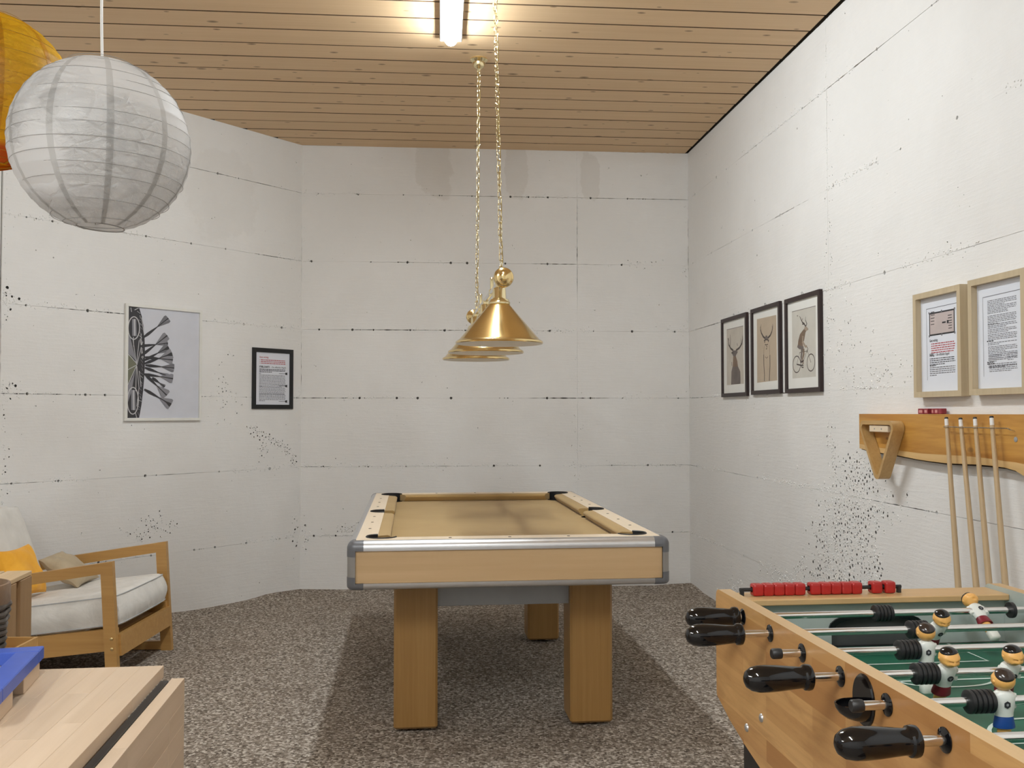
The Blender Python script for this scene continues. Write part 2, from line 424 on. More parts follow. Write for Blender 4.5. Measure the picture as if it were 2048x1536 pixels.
def link(name, me, parent=None, loc=None, rot=None):
    o = bpy.data.objects.new(name, me); COL.objects.link(o)
    if parent is not None: o.parent = parent
    if loc is not None: o.location = loc
    if rot is not None: o.rotation_euler = rot
    return o
def part(name, mb, mats, parent, smooth=35, loc=None, rot=None, label=None, recalc=True):
    if not isinstance(mats, (list, tuple)): mats = [mats]
    o = link(name, mb.mesh(name, mats, smooth, recalc), parent, loc, rot)
    if label: o['label'] = label
    return o
def tag(o, label, cat, group=None):
    o['label'] = label; o['category'] = cat
    if group: o['group'] = group
    return o
def thing(name, label, cat, loc=(0, 0, 0), rz=0.0, group=None):
    o = bpy.data.objects.new(name, None); COL.objects.link(o); o.empty_display_size = .1
    o.location = loc; o.rotation_euler = (0, 0, rz); return tag(o, label, cat, group)
def copy_tree(o, parent=None):
    c = o.copy(); COL.objects.link(c); c.parent = parent
    for ch in list(o.children): copy_tree(ch, c)
    return c
def Rx(a): return Matrix.Rotation(a, 4, 'X')
def Ry(a): return Matrix.Rotation(a, 4, 'Y')
def Rz(a): return Matrix.Rotation(a, 4, 'Z')
def T(*p): return Matrix.Translation(p)

# ------------------------------------------------------------------ the room
H = 3.247
PL = Vector((-1.5361, 6.8562)); PR = Vector((1.3323, 7.0809))
DR = Vector((.0963, -.9954)); DLl = Vector((-.614, -.789))
PE = PR + DR*9.4                    # end of the right wall, behind the camera
PV = PL + DLl*2.1
PS = Vector((-3.65, 2.6)); PT = Vector((-3.2, -2.3))
BACK = .014                         # depth of the open seams and holes

def struct(name, mb, mats, parent=None, smooth=0):
    o = part(name, mb, mats, parent, smooth)
    if parent is None: o['kind'] = 'structure'
    return o

def seam_noise(a, b): return noise.noise(Vector((a*7.3, b*3.1, 1.7)))

def panel_mesh(x0, x1, z0, z1, rnd, holes, edge_holes, proud):
    """One cast panel: outline with worn edges and half holes at its seams, real openings where the concrete is pitted."""
    def edge(pa, pb, nrm, seed):
        pts = []; L = (Vector(pb)-Vector(pa)).length; n = max(4, int(L/.022))
        horiz = abs(pb[0]-pa[0]) > abs(pb[1]-pa[1])
        line = pa[1] if horiz else pa[0]
        for k in range(n):
            t = k/n; x = pa[0]+(pb[0]-pa[0])*t; z = pa[1]+(pb[1]-pa[1])*t
            u = x if horiz else z
            rough = max(0, noise.noise(Vector((u*1.1+seed*3.3, line*5.1, seed)))-.05)
            g = .00022 +   .0008*max(0, noise.noise(Vector((u*2.3, line*3.7, seed)))) + rough*.013*abs(noise.noise(Vector((u*55, line*9, seed+.5)))) + .0006*max(0, noise.noise(Vector((u*19, line*3, seed))))
            if horiz:
                for hu, hr in edge_holes.get(round(line, 3), ()):
                    d = abs(u-hu)
                    if d < hr*1.25 and min(abs(hu-pa[0]), abs(hu-pb[0])) > .03: g = max(g, sqrt(max(0, hr*hr-d*d))*(.8+.3*rnd.random()))
            pts.append((x+nrm[0]*g, z+nrm[1]*g))
            if horiz:      # extra points so that the half holes come out round
                ua = u; ub = u + (pb[0]-pa[0])/n
                for hu, hr in edge_holes.get(round(line, 3), ()):
                    if min(abs(hu-pa[0]), abs(hu-pb[0])) < .03: continue
                    for q in (-1, -.8, -.4, 0, .4, .8, 1):
                        uu = hu + hr*q
                        if min(ua, ub) < uu < max(ua, ub) and min(pa[0], pb[0])+.004 < uu < max(pa[0], pb[0])-.004:
                            g2 = .0006 + hr*sqrt(max(0, 1-q*q))*(.85+.25*rnd.random())
                            pts.append((uu, z+nrm[1]*g2))
        if horiz:      # keep order along the edge
            sg = 1 if pb[0] > pa[0] else -1
            pts.sort(key=lambda p: sg*p[0])
        res = pts[:1]
        for p in pts[1:]:
            if abs(p[0]-res[-1][0]) + abs(p[1]-res[-1][1])*(0 if horiz else 1) > 2e-5: res.append(p)
        return res
    loop = edge((x0, z0), (x1, z0), (0, 1), 1.0) + edge((x1, z0), (x1, z1), (-1, 0), 2.0) + edge((x1, z1), (x0, z1), (0, -1), 1.0) + edge((x0, z1), (x0, z0), (1, 0), 2.0)
    loops = [loop]
    for hx, hz, hr in holes:
        if x0+hr+.012 < hx < x1-hr-.012 and z0+hr+.016 < hz < z1-hr-.016:
            k = rnd.choice((5, 6, 7)); a0 = rnd.random()*6; ax = rnd.uniform(.55, 1.0); ro = rnd.random()*3
            lp = []
            for j in range(k):
                a = a0 - 2*pi*j/k; r = hr*rnd.uniform(.7, 1.05); px, pz = r*cos(a), r*ax*sin(a)
                lp.append((hx+px*cos(ro)-pz*sin(ro), hz+px*sin(ro)+pz*cos(ro)))
            loops.append(lp)
    vs = []; es = []
    for lp in loops:
        o = len(vs); n = len(lp); vs.extend(Vector(p) for p in lp); es.extend((o+k, o+(k+1) % n) for k in range(n))
    r = fill_loops(vs, es)
    def area(r): return sum(abs((r[0][f[1]]-r[0][f[0]]).cross(r[0][f[2]]-r[0][f[0]]))/2 for f in r[2])
    if area(r) < .8*(x1-x0)*(z1-z0):      # an outline that folded on itself: keep the plain rectangle
        print('PANEL OUTLINE', x0, z0, area(r))
        loops[0] = loop = [(x0+.0006, z0+.0006), (x1-.0006, z0+.0006), (x1-.0006, z1-.0006), (x0+.0006, z1-.0006)]
        vs = []; es = []
        for lp in loops:
            o = len(vs); n = len(lp); vs.extend(Vector(p) for p in lp); es.extend((o+k, o+(k+1) % n) for k in range(n))
        r = fill_loops(vs, es); print('  now', area(r))
    m = M()
    m.add([(p[0], -proud, p[1]) for p in r[0]], [tuple(f) for f in r[2]], 0)
    for li, lp in enumerate(loops):
        n = len(lp)
        m.add([(p[0], -proud, p[1]) for p in lp] + [(p[0], BACK, p[1]) for p in lp], [(k, (k+1) % n, n+(k+1) % n, n+k) for k in range(n)], 1 if li else 0)
    return m.mesh('panel', [MT['wall'], MT['raw']], 0, recalc=False)

ROWS = [0.0] + [.3934+.5*k for k in range(6)] + [H]
def wall(name, a, b, joints, hole_fn=None, seed=1, detailed=True, edge_step=.27):
    d = (b-a).normalized(); L = (b-a).length; ang = atan2(d.y, d.x)
    m = M(); m.box((L/2, BACK+.07, H/2+.05), (L+.24, .14, H+.1), 0)
    o = struct(name, m, [MT['raw'] if detailed else MT['wall']])
    o.location = (a.x, a.y, 0); o.rotation_euler = (0, 0, ang)
    if not detailed: return o
    rnd = random.Random(seed)
    xs = [0.0] + joints + [L]
    eh = {}
    for z in ROWS[1:-1]:
        lst = []; x = .08 + rnd.random()*.1
        while x < L-.03:
            if rnd.random() < .82: lst.append((x + rnd.uniform(-.02, .02), rnd.uniform(.0045, .0100)))
            if rnd.random() < .3:
                for q in range(rnd.randint(1, 4)): lst.append((x+rnd.uniform(-.07, .07), rnd.uniform(.002, .0045)))
            x += edge_step*rnd.choice((.5, 1, 1, 1.2))
        eh[round(z, 3)] = lst
    allh = []
    def ok(x, z, r):
        return all((x-p[0])**2+(z-p[1])**2 > (r+p[2]+.0015)**2 for p in allh)
    cand = []
    for k in range(int(L*26)): cand.append((rnd.random()*L, rnd.random()*H, rnd.choice((.0018, .0022, .0028, .004))))
    for z in ROWS[1:-1]:     # crumbs along the seams
        for k in range(int(L*5)):
            x = rnd.random()*L
            if noise.noise(Vector((x*1.4, z*7, seed))) > .05: cand.append((x, z+abs(rnd.gauss(0, .018))+.012, rnd.uniform(.0015, .0035)))
    if hole_fn: cand = hole_fn(rnd) + cand
    cells = {}
    for x, z, r in cand:
        kx, kz = int(x/.05), int(z/.05); good = True
        for i in (-1, 0, 1):
            for j in (-1, 0, 1):
                for p in cells.get((kx+i, kz+j), ()):
                    if (x-p[0])**2+(z-p[1])**2 < (r+p[2]+.0016)**2: good = False
        if good: cells.setdefault((kx, kz), []).append((x, z, r)); allh.append((x, z, r))
    # crumbs and ridges of cement standing proud beside the pits and along the seams
    cm = M(); oct_ = [(1, 0, 0), (0, 0, 1), (-1, 0, 0), (0, 0, -1)]
    def crumb(x, z, r):
        if not (.01 < x < L-.01 and .01 < z < H-.02): return
        a = rnd.random()*6; st = rnd.uniform(.7, 1.7); h = rnd.uniform(.18, .42)*r
        c, q = cos(a), sin(a); vs = []
        for ux, uz in ((1, 0), (.3, .9), (-.7, .6), (-1, -.3), (-.1, -1), (.7, -.7)):
            px, pz = ux*r*st*rnd.uniform(.7, 1.1), uz*r*rnd.uniform(.7, 1.1); vs.append((x+px*c-pz*q, 0, z+px*q+pz*c))
        vs += [(x+(v_[0]-x)*.5, -.0022-h, z+(v_[2]-z)*.5) for v_ in vs[:6]]
        cm.add(vs, [(k, (k+1) % 6, 6+(k+1) % 6, 6+k) for k in range(6)] + [tuple(range(6, 12))])
    for x, z, r in allh:
        if r > .0028:
            for q in range(3 if r > .0045 else 1 if r > .0034 else 0): crumb(x+rnd.gauss(0, r*1.7), z+rnd.gauss(0, r*1.7), rnd.uniform(.0025, .007))
    for z in ROWS[1:-1]:
        for k in range(int(L*95)):
            x = rnd.random()*L
            if noise.noise(Vector((x*1.4, z*7, seed))) + .35*(1-z/2.2) > .12: crumb(x, z+abs(rnd.gauss(0, .012))*rnd.choice((1, 1, -.5)), rnd.uniform(.0025, .0065))
    for x_ in [0.012, L-.012] + joints:
        for k in range(150):
            z = rnd.random()*H
            if noise.noise(Vector((x_*3, z*2.2, seed))) > -.1: crumb(x_+rnd.gauss(0, .006), z, rnd.uniform(.002, .005))
    co = part('cement_crumbs', cm, MT['wall'], o, 0); co['kind'] = 'stuff'
    for i in range(len(xs)-1):
        for j in range(len(ROWS)-1):
            hs = [h for h in allh if xs[i] < h[0] < xs[i+1] and ROWS[j] < h[1] < ROWS[j+1]]
            me = panel_mesh(xs[i], xs[i+1], ROWS[j], ROWS[j+1], rnd, hs, eh, rnd.uniform(0, .0022))
            link('panel', me, o)
    return o

def blob(rnd, cx, cz, sx, sz, n, r0, r1, rot=0.0):
    out = []
    for k in range(n):
        x, z = rnd.gauss(0, sx), rnd.gauss(0, sz)
        out.append((cx+x*cos(rot)-z*sin(rot), cz+x*sin(rot)+z*cos(rot), rnd.uniform(r0, r1)))
    return [(x_, z_, r_*1.3) for x_, z_, r_ in out]
def right_holes(rnd):
    o = []
    o += blob(rnd, 2.72, .93, .12, .07, 420, .0022, .0075)
    o += blob(rnd, 2.60, .72, .14, .10, 700, .0022, .0085)
    o += blob(rnd, 2.42, .66, .09, .05, 160, .0022, .007)
    o += blob(rnd, 2.50, .48, .15, .05, 360, .0022, .009)
    o += blob(rnd, 2.82, .58, .06, .07, 160, .002, .007)
    o += blob(rnd, 2.78, 1.02, .08, .04, 130, .002, .007)
    o += blob(rnd, 2.47, 1.10, .03, .09, 70, .002, .006)
    o += blob(rnd, 2.95, .86, .12, .04, 40, .002, .005)
    o += blob(rnd, 2.05, .47, .05, .03, 40, .002, .006)
    o += blob(rnd, 1.75, .36, .16, .03, 50, .002, .005)
    o += blob(rnd, 1.0, .12, .10, .05, 70, .002, .006)
    o += blob(rnd, 2.55, 1.62, .20, .10, 80, .0016, .004)
    o += blob(rnd, 3.0, 1.45, .25, .05, 60, .0016, .004)
    o += blob(rnd, 2.45, 2.2, .03, .25, 40, .0015, .0045)
    return o
def left_holes(rnd):       # local x runs from the far left to the corner, 0 .. 2.1
    L = 2.1; o = []
    arc = [(.44, 1.19), (.36, 1.135), (.25, 1.09), (.14, 1.04), (.08, .97), (.055, .91)]
    for (s0, z0), (s1, z1) in zip(arc, arc[1:]):
        for k in range(42):
            t = rnd.random(); o.append((L-(s0+(s1-s0)*t+rnd.gauss(0, .018)), z0+(z1-z0)*t+rnd.gauss(0, .016), rnd.uniform(.002, .0075)))
    o += blob(rnd, L-.33, 1.02, .03, .03, 25, .002, .005)
    o += blob(rnd, L-.03, .43, .015, .05, 40, .002, .009)
    o += blob(rnd, L-1.15, .58, .09, .04, 60, .0018, .005)
    o += blob(rnd, L-.65, 1.42, .05, .10, 40, .0018, .005)
    o += blob(rnd, .035, 1.91, .028, .022, 60, .003, .010)
    o += blob(rnd, .035, 1.39, .025, .02, 40, .003, .009); o += blob(rnd, .02, 1.0, .012, .4, 60, .002, .005)
    return o
def back_holes(rnd):
    o = blob(rnd, .03, .40, .012, .05, 30, .002, .008)
    o += blob(rnd, .35, .43, .05, .02, 40, .002, .005)
    o += blob(rnd, 2.03, 1.15, .02, .2, 25, .0015, .004)
    o += blob(rnd, 2.86, 1.40, .01, .02, 14, .003, .009)
    o += blob(rnd, 2.85, 2.37, .012, .03, 14, .003, .006)
    o += blob(rnd, 2.50, 2.40, .10, .02, 30, .0015, .004)
    return o
wall_back = wall('wall_back', PL, PR, [2.03], back_holes, 3)
wall_right = wall('wall_right', PR, PE, [2.446, 4.446, 6.446], right_holes, 5, edge_step=.42)
wall_left = wall('wall_left', PV, PL, [], left_holes, 9)
wall('wall_side', PS, PV, [], None, 11, False)
wall('wall_rear_left', PT, PS, [], None, 12, False)
wall('wall_front', PE, PT, [], None, 13, False)

# carpeted floor, creeping up a little at the walls
def floor():
    nx, ny = 120, 180; x0, x1, y0, y1 = -4.0, 2.6, -2.7, 7.4
    segs = [(PV, PL), (PL, PR), (PR, PE)]
    def dist(p):
        best = 9
        for a, b in segs:
            ab = b-a; t = max(0, min(1, (p-a).dot(ab)/ab.length_squared)); best = min(best, (p-a-ab*t).length)
        return best
    m = M()
    def fn(u, v):
        x = x0+(x1-x0)*u; y = y0+(y1-y0)*v
        d = dist(Vector((x, y)))
        z = 0.0
        if d < .22 and y > 3: z = (1-d/.22)**2*max(0, .006+.028*noise.noise(Vector((x*2.3, y*2.3, .3))))
        return (x, y, z)
    m.grid(fn, nx, ny)
    n0 = len(m.v)
    m.add([(x0, y0, -.12), (x1, y0, -.12), (x1, y1, -.12), (x0, y1, -.12)], [(0, 3, 2, 1)])
    return struct('floor', m, [MT['carpet']], smooth=60)
FL = floor()

# ceiling: boards parallel to the far wall
def ceiling():
    ang = .083
    m = M(); m.box((-.6, 2.35, H+.12), (7.6, 10.6, .12), 0)
    o = struct('ceiling', m, [MT['gap']])
    c, s = cos(ang), sin(ang)
    pitch = .1925; n = Vector((-s, c)); d = Vector((c, s))
    # board joints counted from the far wall
    w0 = n.dot(Vector((-.086, 6.785)))
    def inside(p): return True
    k = -1
    mcache = {}
    while True:
        yc = w0 - (k+.5)*pitch
        if yc < -2.35: break
        # right end stops 12 mm short of the right wall
        def hit(a, dd):
            # intersection of board centre line n.p=yc with the line a + t dd
            t = (yc - n.dot(a))/n.dot(dd); return a + dd*t
        e = min(d.dot(hit(PR, DR)) - .022, 9)
        ea = d.dot(PR + DR*0) if yc > n.dot(PR) else e
        right = e
        lw = hit(PL, DLl) if yc > n.dot(PV) else hit(PV, (PS-PV).normalized()) if yc > n.dot(PS) else hit(PS, (PT-PS).normalized())
        left = d.dot(lw) - .06
        if yc > n.dot(PL) : left = d.dot(PL) - .3
        Ln = right-left
        mm = M(); wd = pitch-.0065; t = .022; ch = .003
        prof = [(-wd/2, t), (-wd/2, ch), (-wd/2+ch*.8, 0), (wd/2-ch*.8, 0), (wd/2, ch), (wd/2, t)]
        mm.prism(prof, -Ln/2, Ln/2, lambda a, b, w_: (w_, a, b))
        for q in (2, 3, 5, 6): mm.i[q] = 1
        ob = link('plank', mm.mesh('plank', [MT['plank'], MT['groove_shade']], 0), o)
        p = d*((left+right)/2) + n*yc
        ob.location = (p.x, p.y, H + random.uniform(-.0008, .0008)); ob.rotation_euler = (0, 0, ang)
        k += 1
    return o
ceiling()

# ------------------------------------------------------------------ ceiling strip lights
def strip_light(name, label, x, y, rz, glow='glow', L=1.5):
    t = thing(name, label, 'lamp', (x, y, H), rz, 'strip lights on the plank ceiling')
    m = M(); m.box((0, 0, -.0135), (.116, L, .027), .004);
    part('housing', m, MT['white'], t)
    m = M(); n = 10; hw = .036; dp = .042; zt = -.0272
    prof = [(-hw*cos(pi*k/n), -dp*sin(pi*k/n)) for k in range(n+1)]
    # trough with a rounded nose at each end
    stations = [(-L/2+.012, .0), (-L/2+.014, .45), (-L/2+.022, .75), (-L/2+.04, .93), (-L/2+.07, 1.0), (L/2-.07, 1.0), (L/2-.04, .93), (L/2-.022, .75), (L/2-.014, .45), (L/2-.012, 0.0)]
    vs = [(p[0]*max(s, .02), yy, zt + p[1]*max(s, .02)) for yy, s in stations for p in prof]
    fs = []
    k1 = n+1
    for i in range(len(stations)-1):
        for k in range(n): fs.append((i*k1+k, i*k1+k+1, (i+1)*k1+k+1, (i+1)*k1+k))
    m.add(vs, fs)
    part('diffuser', m, MT[glow], t)
    return t
strip_light('strip_light', 'lit white strip light on the plank ceiling above the pool table', -.262, 4.115, .075)
strip_light('strip_light', 'unseen lit strip light added on the ceiling behind the camera, over the football table side', -.1, -.30, .083, 'glow_rear_fill')
strip_light('strip_light', 'unseen lit strip light added on the ceiling behind the camera, over the drop-leaf table side', -1.9, -.30, .083, 'glow_rear_fill')

# ------------------------------------------------------------------ pool table
def pool_table():
    t = thing('pool_table', 'maple pool table with tan cloth, aluminium edges and four thick square legs', 'pool table', (-.1158, 4.66, 0), .106)
    W2, L2, th, ex = .5855, 1.0465, .806, .031
    s = .2297; nx, ny = 2*s, 4*s               # cushion noses
    cx, cy = .508, .968                        # cushion backs
    bed = .766
    cpr, mpr = .062, .058
    CP = [(sx*.492, sy*.950) for sx, sy in ((1, 1), (-1, 1), (-1, -1), (1, -1))]
    MP = [(.520, 0), (-.520, 0)]
    # rail top with pocket cut-outs
    def arc(c, r, a0, a1, n=14): return [(c[0]+r*cos(a0+(a1-a0)*k/n), c[1]+r*sin(a0+(a1-a0)*k/n)) for k in range(n+1)]
    def a_in(d, r): return math.acos(max(-1, min(1, d/r)))
    inner = []
    # going round: corner (+,+)
    def corner(sx, sy):
        c = (sx*.492, sy*.950)
        ax = math.acos((cx-.492)/cpr); ay = math.acos((cy-.950)/cpr)
        # crossing of circle with x=cx line (lower side) and y=cy line
        p1 = (sx*cx, c[1]-sy*cpr*sin(ax)); p2 = (c[0]-sx*cpr*sin(ay), sy*cy)
        b1 = atan2(p1[1]-c[1], p1[0]-c[0]); b2 = atan2(p2[1]-c[1], p2[0]-c[0])
        return c, b1, b2
    def go(c, b1, b2, ccw=True):
        while ccw and b2 < b1: b2 += 2*pi
        return arc(c, cpr, b1, b2)
    c, b1, b2 = corner(1, 1); inner += go(c, b1, b2)
    c, b1, b2 = corner(-1, 1); inner += go(c, b2, b1)
    a = math.acos((.520-cx)/mpr); 
    inner += [(-.520-mpr*cos(q), -0+mpr*sin(q)) for q in [pi - (pi-2.15)*0 for _ in ()]]
    def midarc(sx):
        q0 = pi - math.acos((.520-cx)/mpr)     # angle from outward axis to the crossing with x=cx
        return [(sx*(.520+mpr*cos(q)), sx*mpr*sin(q)) for q in [-q0+2*q0*k/14 for k in range(15)]]
    left = midarc(-1); inner += left
    c, b1, b2 = corner(-1, -1); inner += go(c, b1, b2)
    c, b1, b2 = corner(1, -1); inner += go(c, b2, b1)
    inner += midarc(1)
    outer = [(W2, L2), (-W2, L2), (-W2, -L2), (W2, -L2)]
    def plate(m, loops, z1, z0, mode=2, mi=0):
        vs = []; es = []
        for lp in loops:
            o = len(vs); n = len(lp); vs += [Vector(p) for p in lp]; es += [(o+k, o+(k+1) % n) for k in range(n)]
        r = fill_loops(vs, es)
        m.add([(p[0], p[1], z1) for p in r[0]], [tuple(f) for f in r[2]], mi)
        for lp in loops:
            n = len(lp); m.add([(p[0], p[1], z1) for p in lp] + [(p[0], p[1], z0) for p in lp], [(k, (k+1) % n, n+(k+1) % n, n+k) for k in range(n)], mi)
    m = M(); plate(m, [outer, inner], th, th-.022); part('rail_top', m, MT['rail'], t, 0)
    # bed with bites for the pockets
    import itertools
    bo = [(cx-.002, cy-.002), (-cx+.002, cy-.002), (-cx+.002, -cy+.002), (cx-.002, -cy+.002)]
    allc = [(c_, cpr) for c_ in CP] + [(c_, mpr) for c_ in MP]
    nxg, nyg = 60, 112; m = M()
    xs = [-cx+2*cx*k/nxg for k in range(nxg+1)]; ys = [-cy+2*cy*k/nyg for k in range(nyg+1)]
    def pull(x, y):
        for c_, r in allc:
            dx, dy = x-c_[0], y-c_[1]; d = sqrt(dx*dx+dy*dy)
            if d < r: k = r/max(d, 1e-4); return (c_[0]+dx*k, c_[1]+dy*k)
        return (x, y)
    keep = lambda x, y: all((x-c_[0])**2+(y-c_[1])**2 > (r*.86)**2 for c_, r in allc)
    vid = {}; vs = []; fs = []
    for j in range(nyg):
        for i in range(nxg):
            if keep((xs[i]+xs[i+1])/2, (ys[j]+ys[j+1])/2):
                q = []
                for a_, b_ in ((i, j), (i+1, j), (i+1, j+1), (i, j+1)):
                    if (a_, b_) not in vid: vid[(a_, b_)] = len(vs); p = pull(xs[a_], ys[b_]); vs.append((p[0], p[1], bed))
                    q.append(vid[(a_, b_)])
                fs.append(q)
    m.add(vs, fs); part('cloth', m, MT['felt'], t, 60)
    m = M(); m.box((0, 0, bed-.032), (2*cx+.06, 2*cy+.06, .04), .001); part('slate', m, MT['black'], t)
    # six cushions
    def cushion(p0, p1, e0, e1, side):     # side: outward unit
        # p along the rail; cross-section (u outward, z)
        prof = [(cx-.001, th-.003), (nx+.012, th-.004), (nx+.003, th-.007), (nx, th-.012), (nx+.001, th-.016), (nx+.016, bed+.002), (cx-.001, bed+.002)]
        return prof
    prof_x = [(.049, -.0025), (.012, -.0035), (.003, -.007), (0, -.012), (.001, -.017), (.016, bed+.002-th), (.049, bed+.002-th)]
    def cush(axis, sgn, a0, a1, i0, i1, nose):
        m = M(); n = len(prof_x); vs = []
        steps = 12
        for k in range(steps+1):
            f = k/steps
            for u, z in prof_x:
                v0 = a0 + (i0-a0)*(1-u/.049)**.8; v1 = a1 + (i1-a1)*(1-u/.049)**.8
                v = v0 + (v1-v0)*f
                p = (sgn*(nose+u), v, th+z) if axis == 'x' else (v, sgn*(nose+u), th+z)
                vs.append(p)
        fs = [tuple(range(n)), tuple(range(steps*n, steps*n+n))]
        for k in range(steps):
            for q in range(n): fs.append((k*n+q, k*n+(q+1) % n, (k+1)*n+(q+1) % n, (k+1)*n+q))
        m.add(vs, fs); part('cushion', m, MT['felt'], t, 50)
    for sg in (1, -1):
        cush('x', sg, .053, .905, .068, .870, nx)
        cush('x', sg, -.905, -.053, -.870, -.068, nx)
        cush('y', sg, -.445, .445, -.410, .410, ny)
    # pockets: black liners with a rim
    def pocket(c, r, q0, q1):
        m = M(); n = 22; ri = r-.0065; vs = []
        zs = ((r-.0005, th-.05), (r-.0005, th+.002), (r-.003, th+.0045), (ri, th+.002), (ri, bed-.07))
        for k in range(n+1):
            q = q0+(q1-q0)*k/n
            for rr, z in zs: vs.append((c[0]+rr*cos(q), c[1]+rr*sin(q), z))
        L = len(zs); fs = []
        for k in range(n):
            for j in range(L-1): fs.append((k*L+j, k*L+j+1, (k+1)*L+j+1, (k+1)*L+j))
        fs.append(tuple(range(L))); fs.append(tuple(n*L+j for j in range(L)))
        m.add(vs, fs)
        p = part('pocket', m, MT['blackmatt'], t, 50)
        m = M(); m.lathe([(0, bed-.068), (r-.001, bed-.068), (r-.001, bed-.008)], 24, T(c[0], c[1], 0)); part('pocket_cup', m, MT['blackmatt'], p)
    for sx in (1, -1):
        for sy in (1, -1):
            a = atan2(sy, sx); pocket((sx*.492, sy*.950), cpr, a-R(118), a+R(118))
        pocket((sx*.520, 0), mpr, (0 if sx > 0 else pi)-R(100), (0 if sx > 0 else pi)+R(100))
    # sights
    sm = M(); sm.lathe([(.0062, 0), (.0062, .0008), (.005, .0013), (0, .0013)], 14, None, 0, 1, 1)
    sme = sm.mesh('sight', [MT['sight']])
    spots = [(sx*.548, k*s) for sx in (1, -1) for k in (-3, -2, -1, 1, 2, 3)] + [(k*s, sy*1.008) for sy in (1, -1) for k in (-1, 0, 1)]
    for x, y in spots: link('sight', sme, t, (x, y, th))
    # aluminium edge, panels
    zb = .624
    def qprof(z0, r, up, n=8):      # rounded outer edge: (out, z)
        if up: return [(0, z0)] + [(ex-r+r*sin(pi/2*k/n), z0-r+r*cos(pi/2*k/n)) for k in range(n+1)] + [(ex, z0-.037), (ex-.006, z0-.037), (0, z0-.037)]
        return [(0, z0)] + [(ex-r+r*sin(pi/2*k/n), z0+r-r*cos(pi/2*k/n)) for k in range(n+1)] + [(ex, z0+.024), (ex-.006, z0+.024), (0, z0+.024)]
    top = qprof(th, .029, True); bot = qprof(zb, .016, False)
    for nm, pr in (('top_edge', top), ('bottom_edge', bot)):
        for sg in (1, -1):
            m = M(); m.prism(pr, -(W2-.028), W2-.028, lambda a, b, w_: (w_, sg*(L2+a), b)); part(nm, m, MT['alu'], t, 30)
            m = M(); m.prism(pr, -(L2-.028), L2-.028, lambda a, b, w_: (sg*(W2+a), w_, b)); part(nm, m, MT['alu'], t, 30)
    zp0, zp1 = zb+.024, th-.037
    for sg in (1, -1):
        m = M(); m.box((0, sg*(L2+.010), (zp0+zp1)/2), (2*W2+.002, .026, zp1-zp0), .0015); part('side_panel', m, MT['apron'], t)
        m = M(); m.box((sg*(W2+.010), 0, (zp0+zp1)/2), (.026, 2*L2+.002, zp1-zp0), .0015); part('side_panel', m, MT['apron'], t)
    # rounded corners: upper cap, plain strip, lower cap
    for sx in (1, -1):
        for sy in (1, -1):
            def corner_piece(pr, grow=0.0, ext=.03):
                m = M(); n = 10; vs = []; L = len(pr)
                st = []
                st.append(lambda u: (sx*(W2-ext), sy*(L2+u)))
                for k in range(n+1):
                    q = pi/2*k/n; st.append(lambda u, q=q: (sx*(W2+u*sin(q)), sy*(L2+u*cos(q))))
                st.append(lambda u: (sx*(W2+u), sy*(L2-ext)))
                for f in st:
                    for u, z in pr: x, y = f(max(0, u+grow)); vs.append((x, y, z))
                fs = []
                for i in range(len(st)-1):
                    for j in range(L): fs.append((i*L+j, i*L+(j+1) % L, (i+1)*L+(j+1) % L, (i+1)*L+j))
                fs += [tuple(range(L)), tuple((len(st)-1)*L+j for j in range(L))]
                return m.add(vs, fs)
            up = [(0, th+.0006)] + [(ex-.029+.029*sin(pi/2*k/8), th+.0006-.029+.029*cos(pi/2*k/8)) for k in range(9)] + [(ex, th-.037), (0, th-.037)]
            lo = [(0, zb-.0006)] + [(ex-.016+.016*sin(pi/2*k/6), zb-.0006+.016-.016*cos(pi/2*k/6)) for k in range(7)] + [(ex, zb+.024), (0, zb+.024)]
            part('corner_cap', corner_piece(up, .0012, .030), MT['cap'], t, 40)
            part('corner_cap', corner_piece(lo, .0012, .030), MT['cap'], t, 40)
            part('corner_cap', corner_piece([(0, zp1), (ex, zp1), (ex, zp1-.022), (0, zp1-.022)], .0012, -.004), MT['cap'], t, 40)
            part('corner_cap', corner_piece([(0, zp0), (ex, zp0), (ex, zp0+.024), (0, zp0+.024)], .0012, -.004), MT['cap'], t, 40)
            part('corner_strip', corner_piece([(0, zp0+.024), (ex, zp0+.024), (ex, zp1-.022), (0, zp1-.022)], 0, -.004), MT['strip'], t, 40)
    # frame below and legs
    m = M(); m.box((0, 0, zb+.012), (2*W2-.02, 2*L2-.02, .02), .001); part('underside', m, MT['black'], t)
    for sy in (1, -1):
        m = M(); m.box((0, sy*.735, (.495+zb+.002)/2), (.60, .05, zb+.002-.495), .002); part('cross_beam', m, MT['steel'], t)
    for sx in (1, -1):
        m = M(); m.box((sx*.25, 0, .575), (.05, 1.42, .09), .002); part('long_beam', m, MT['steel'], t)
    for sx in (1, -1):
        for sy in (1, -1):
            m = M(); m.box((sx*.359, sy*.712, (.014+zb+.002)/2), (.176, .176, zb+.002-.014), .009)
            l = part('leg', m, MT['oak'], t)
            m = M(); m.lathe([(0, 0), (.035, 0), (.035, .016), (0, .016)], 18, T(sx*.359, sy*.712, 0)); part('foot_pad', m, MT['black'], l)
    return t
pool_table()

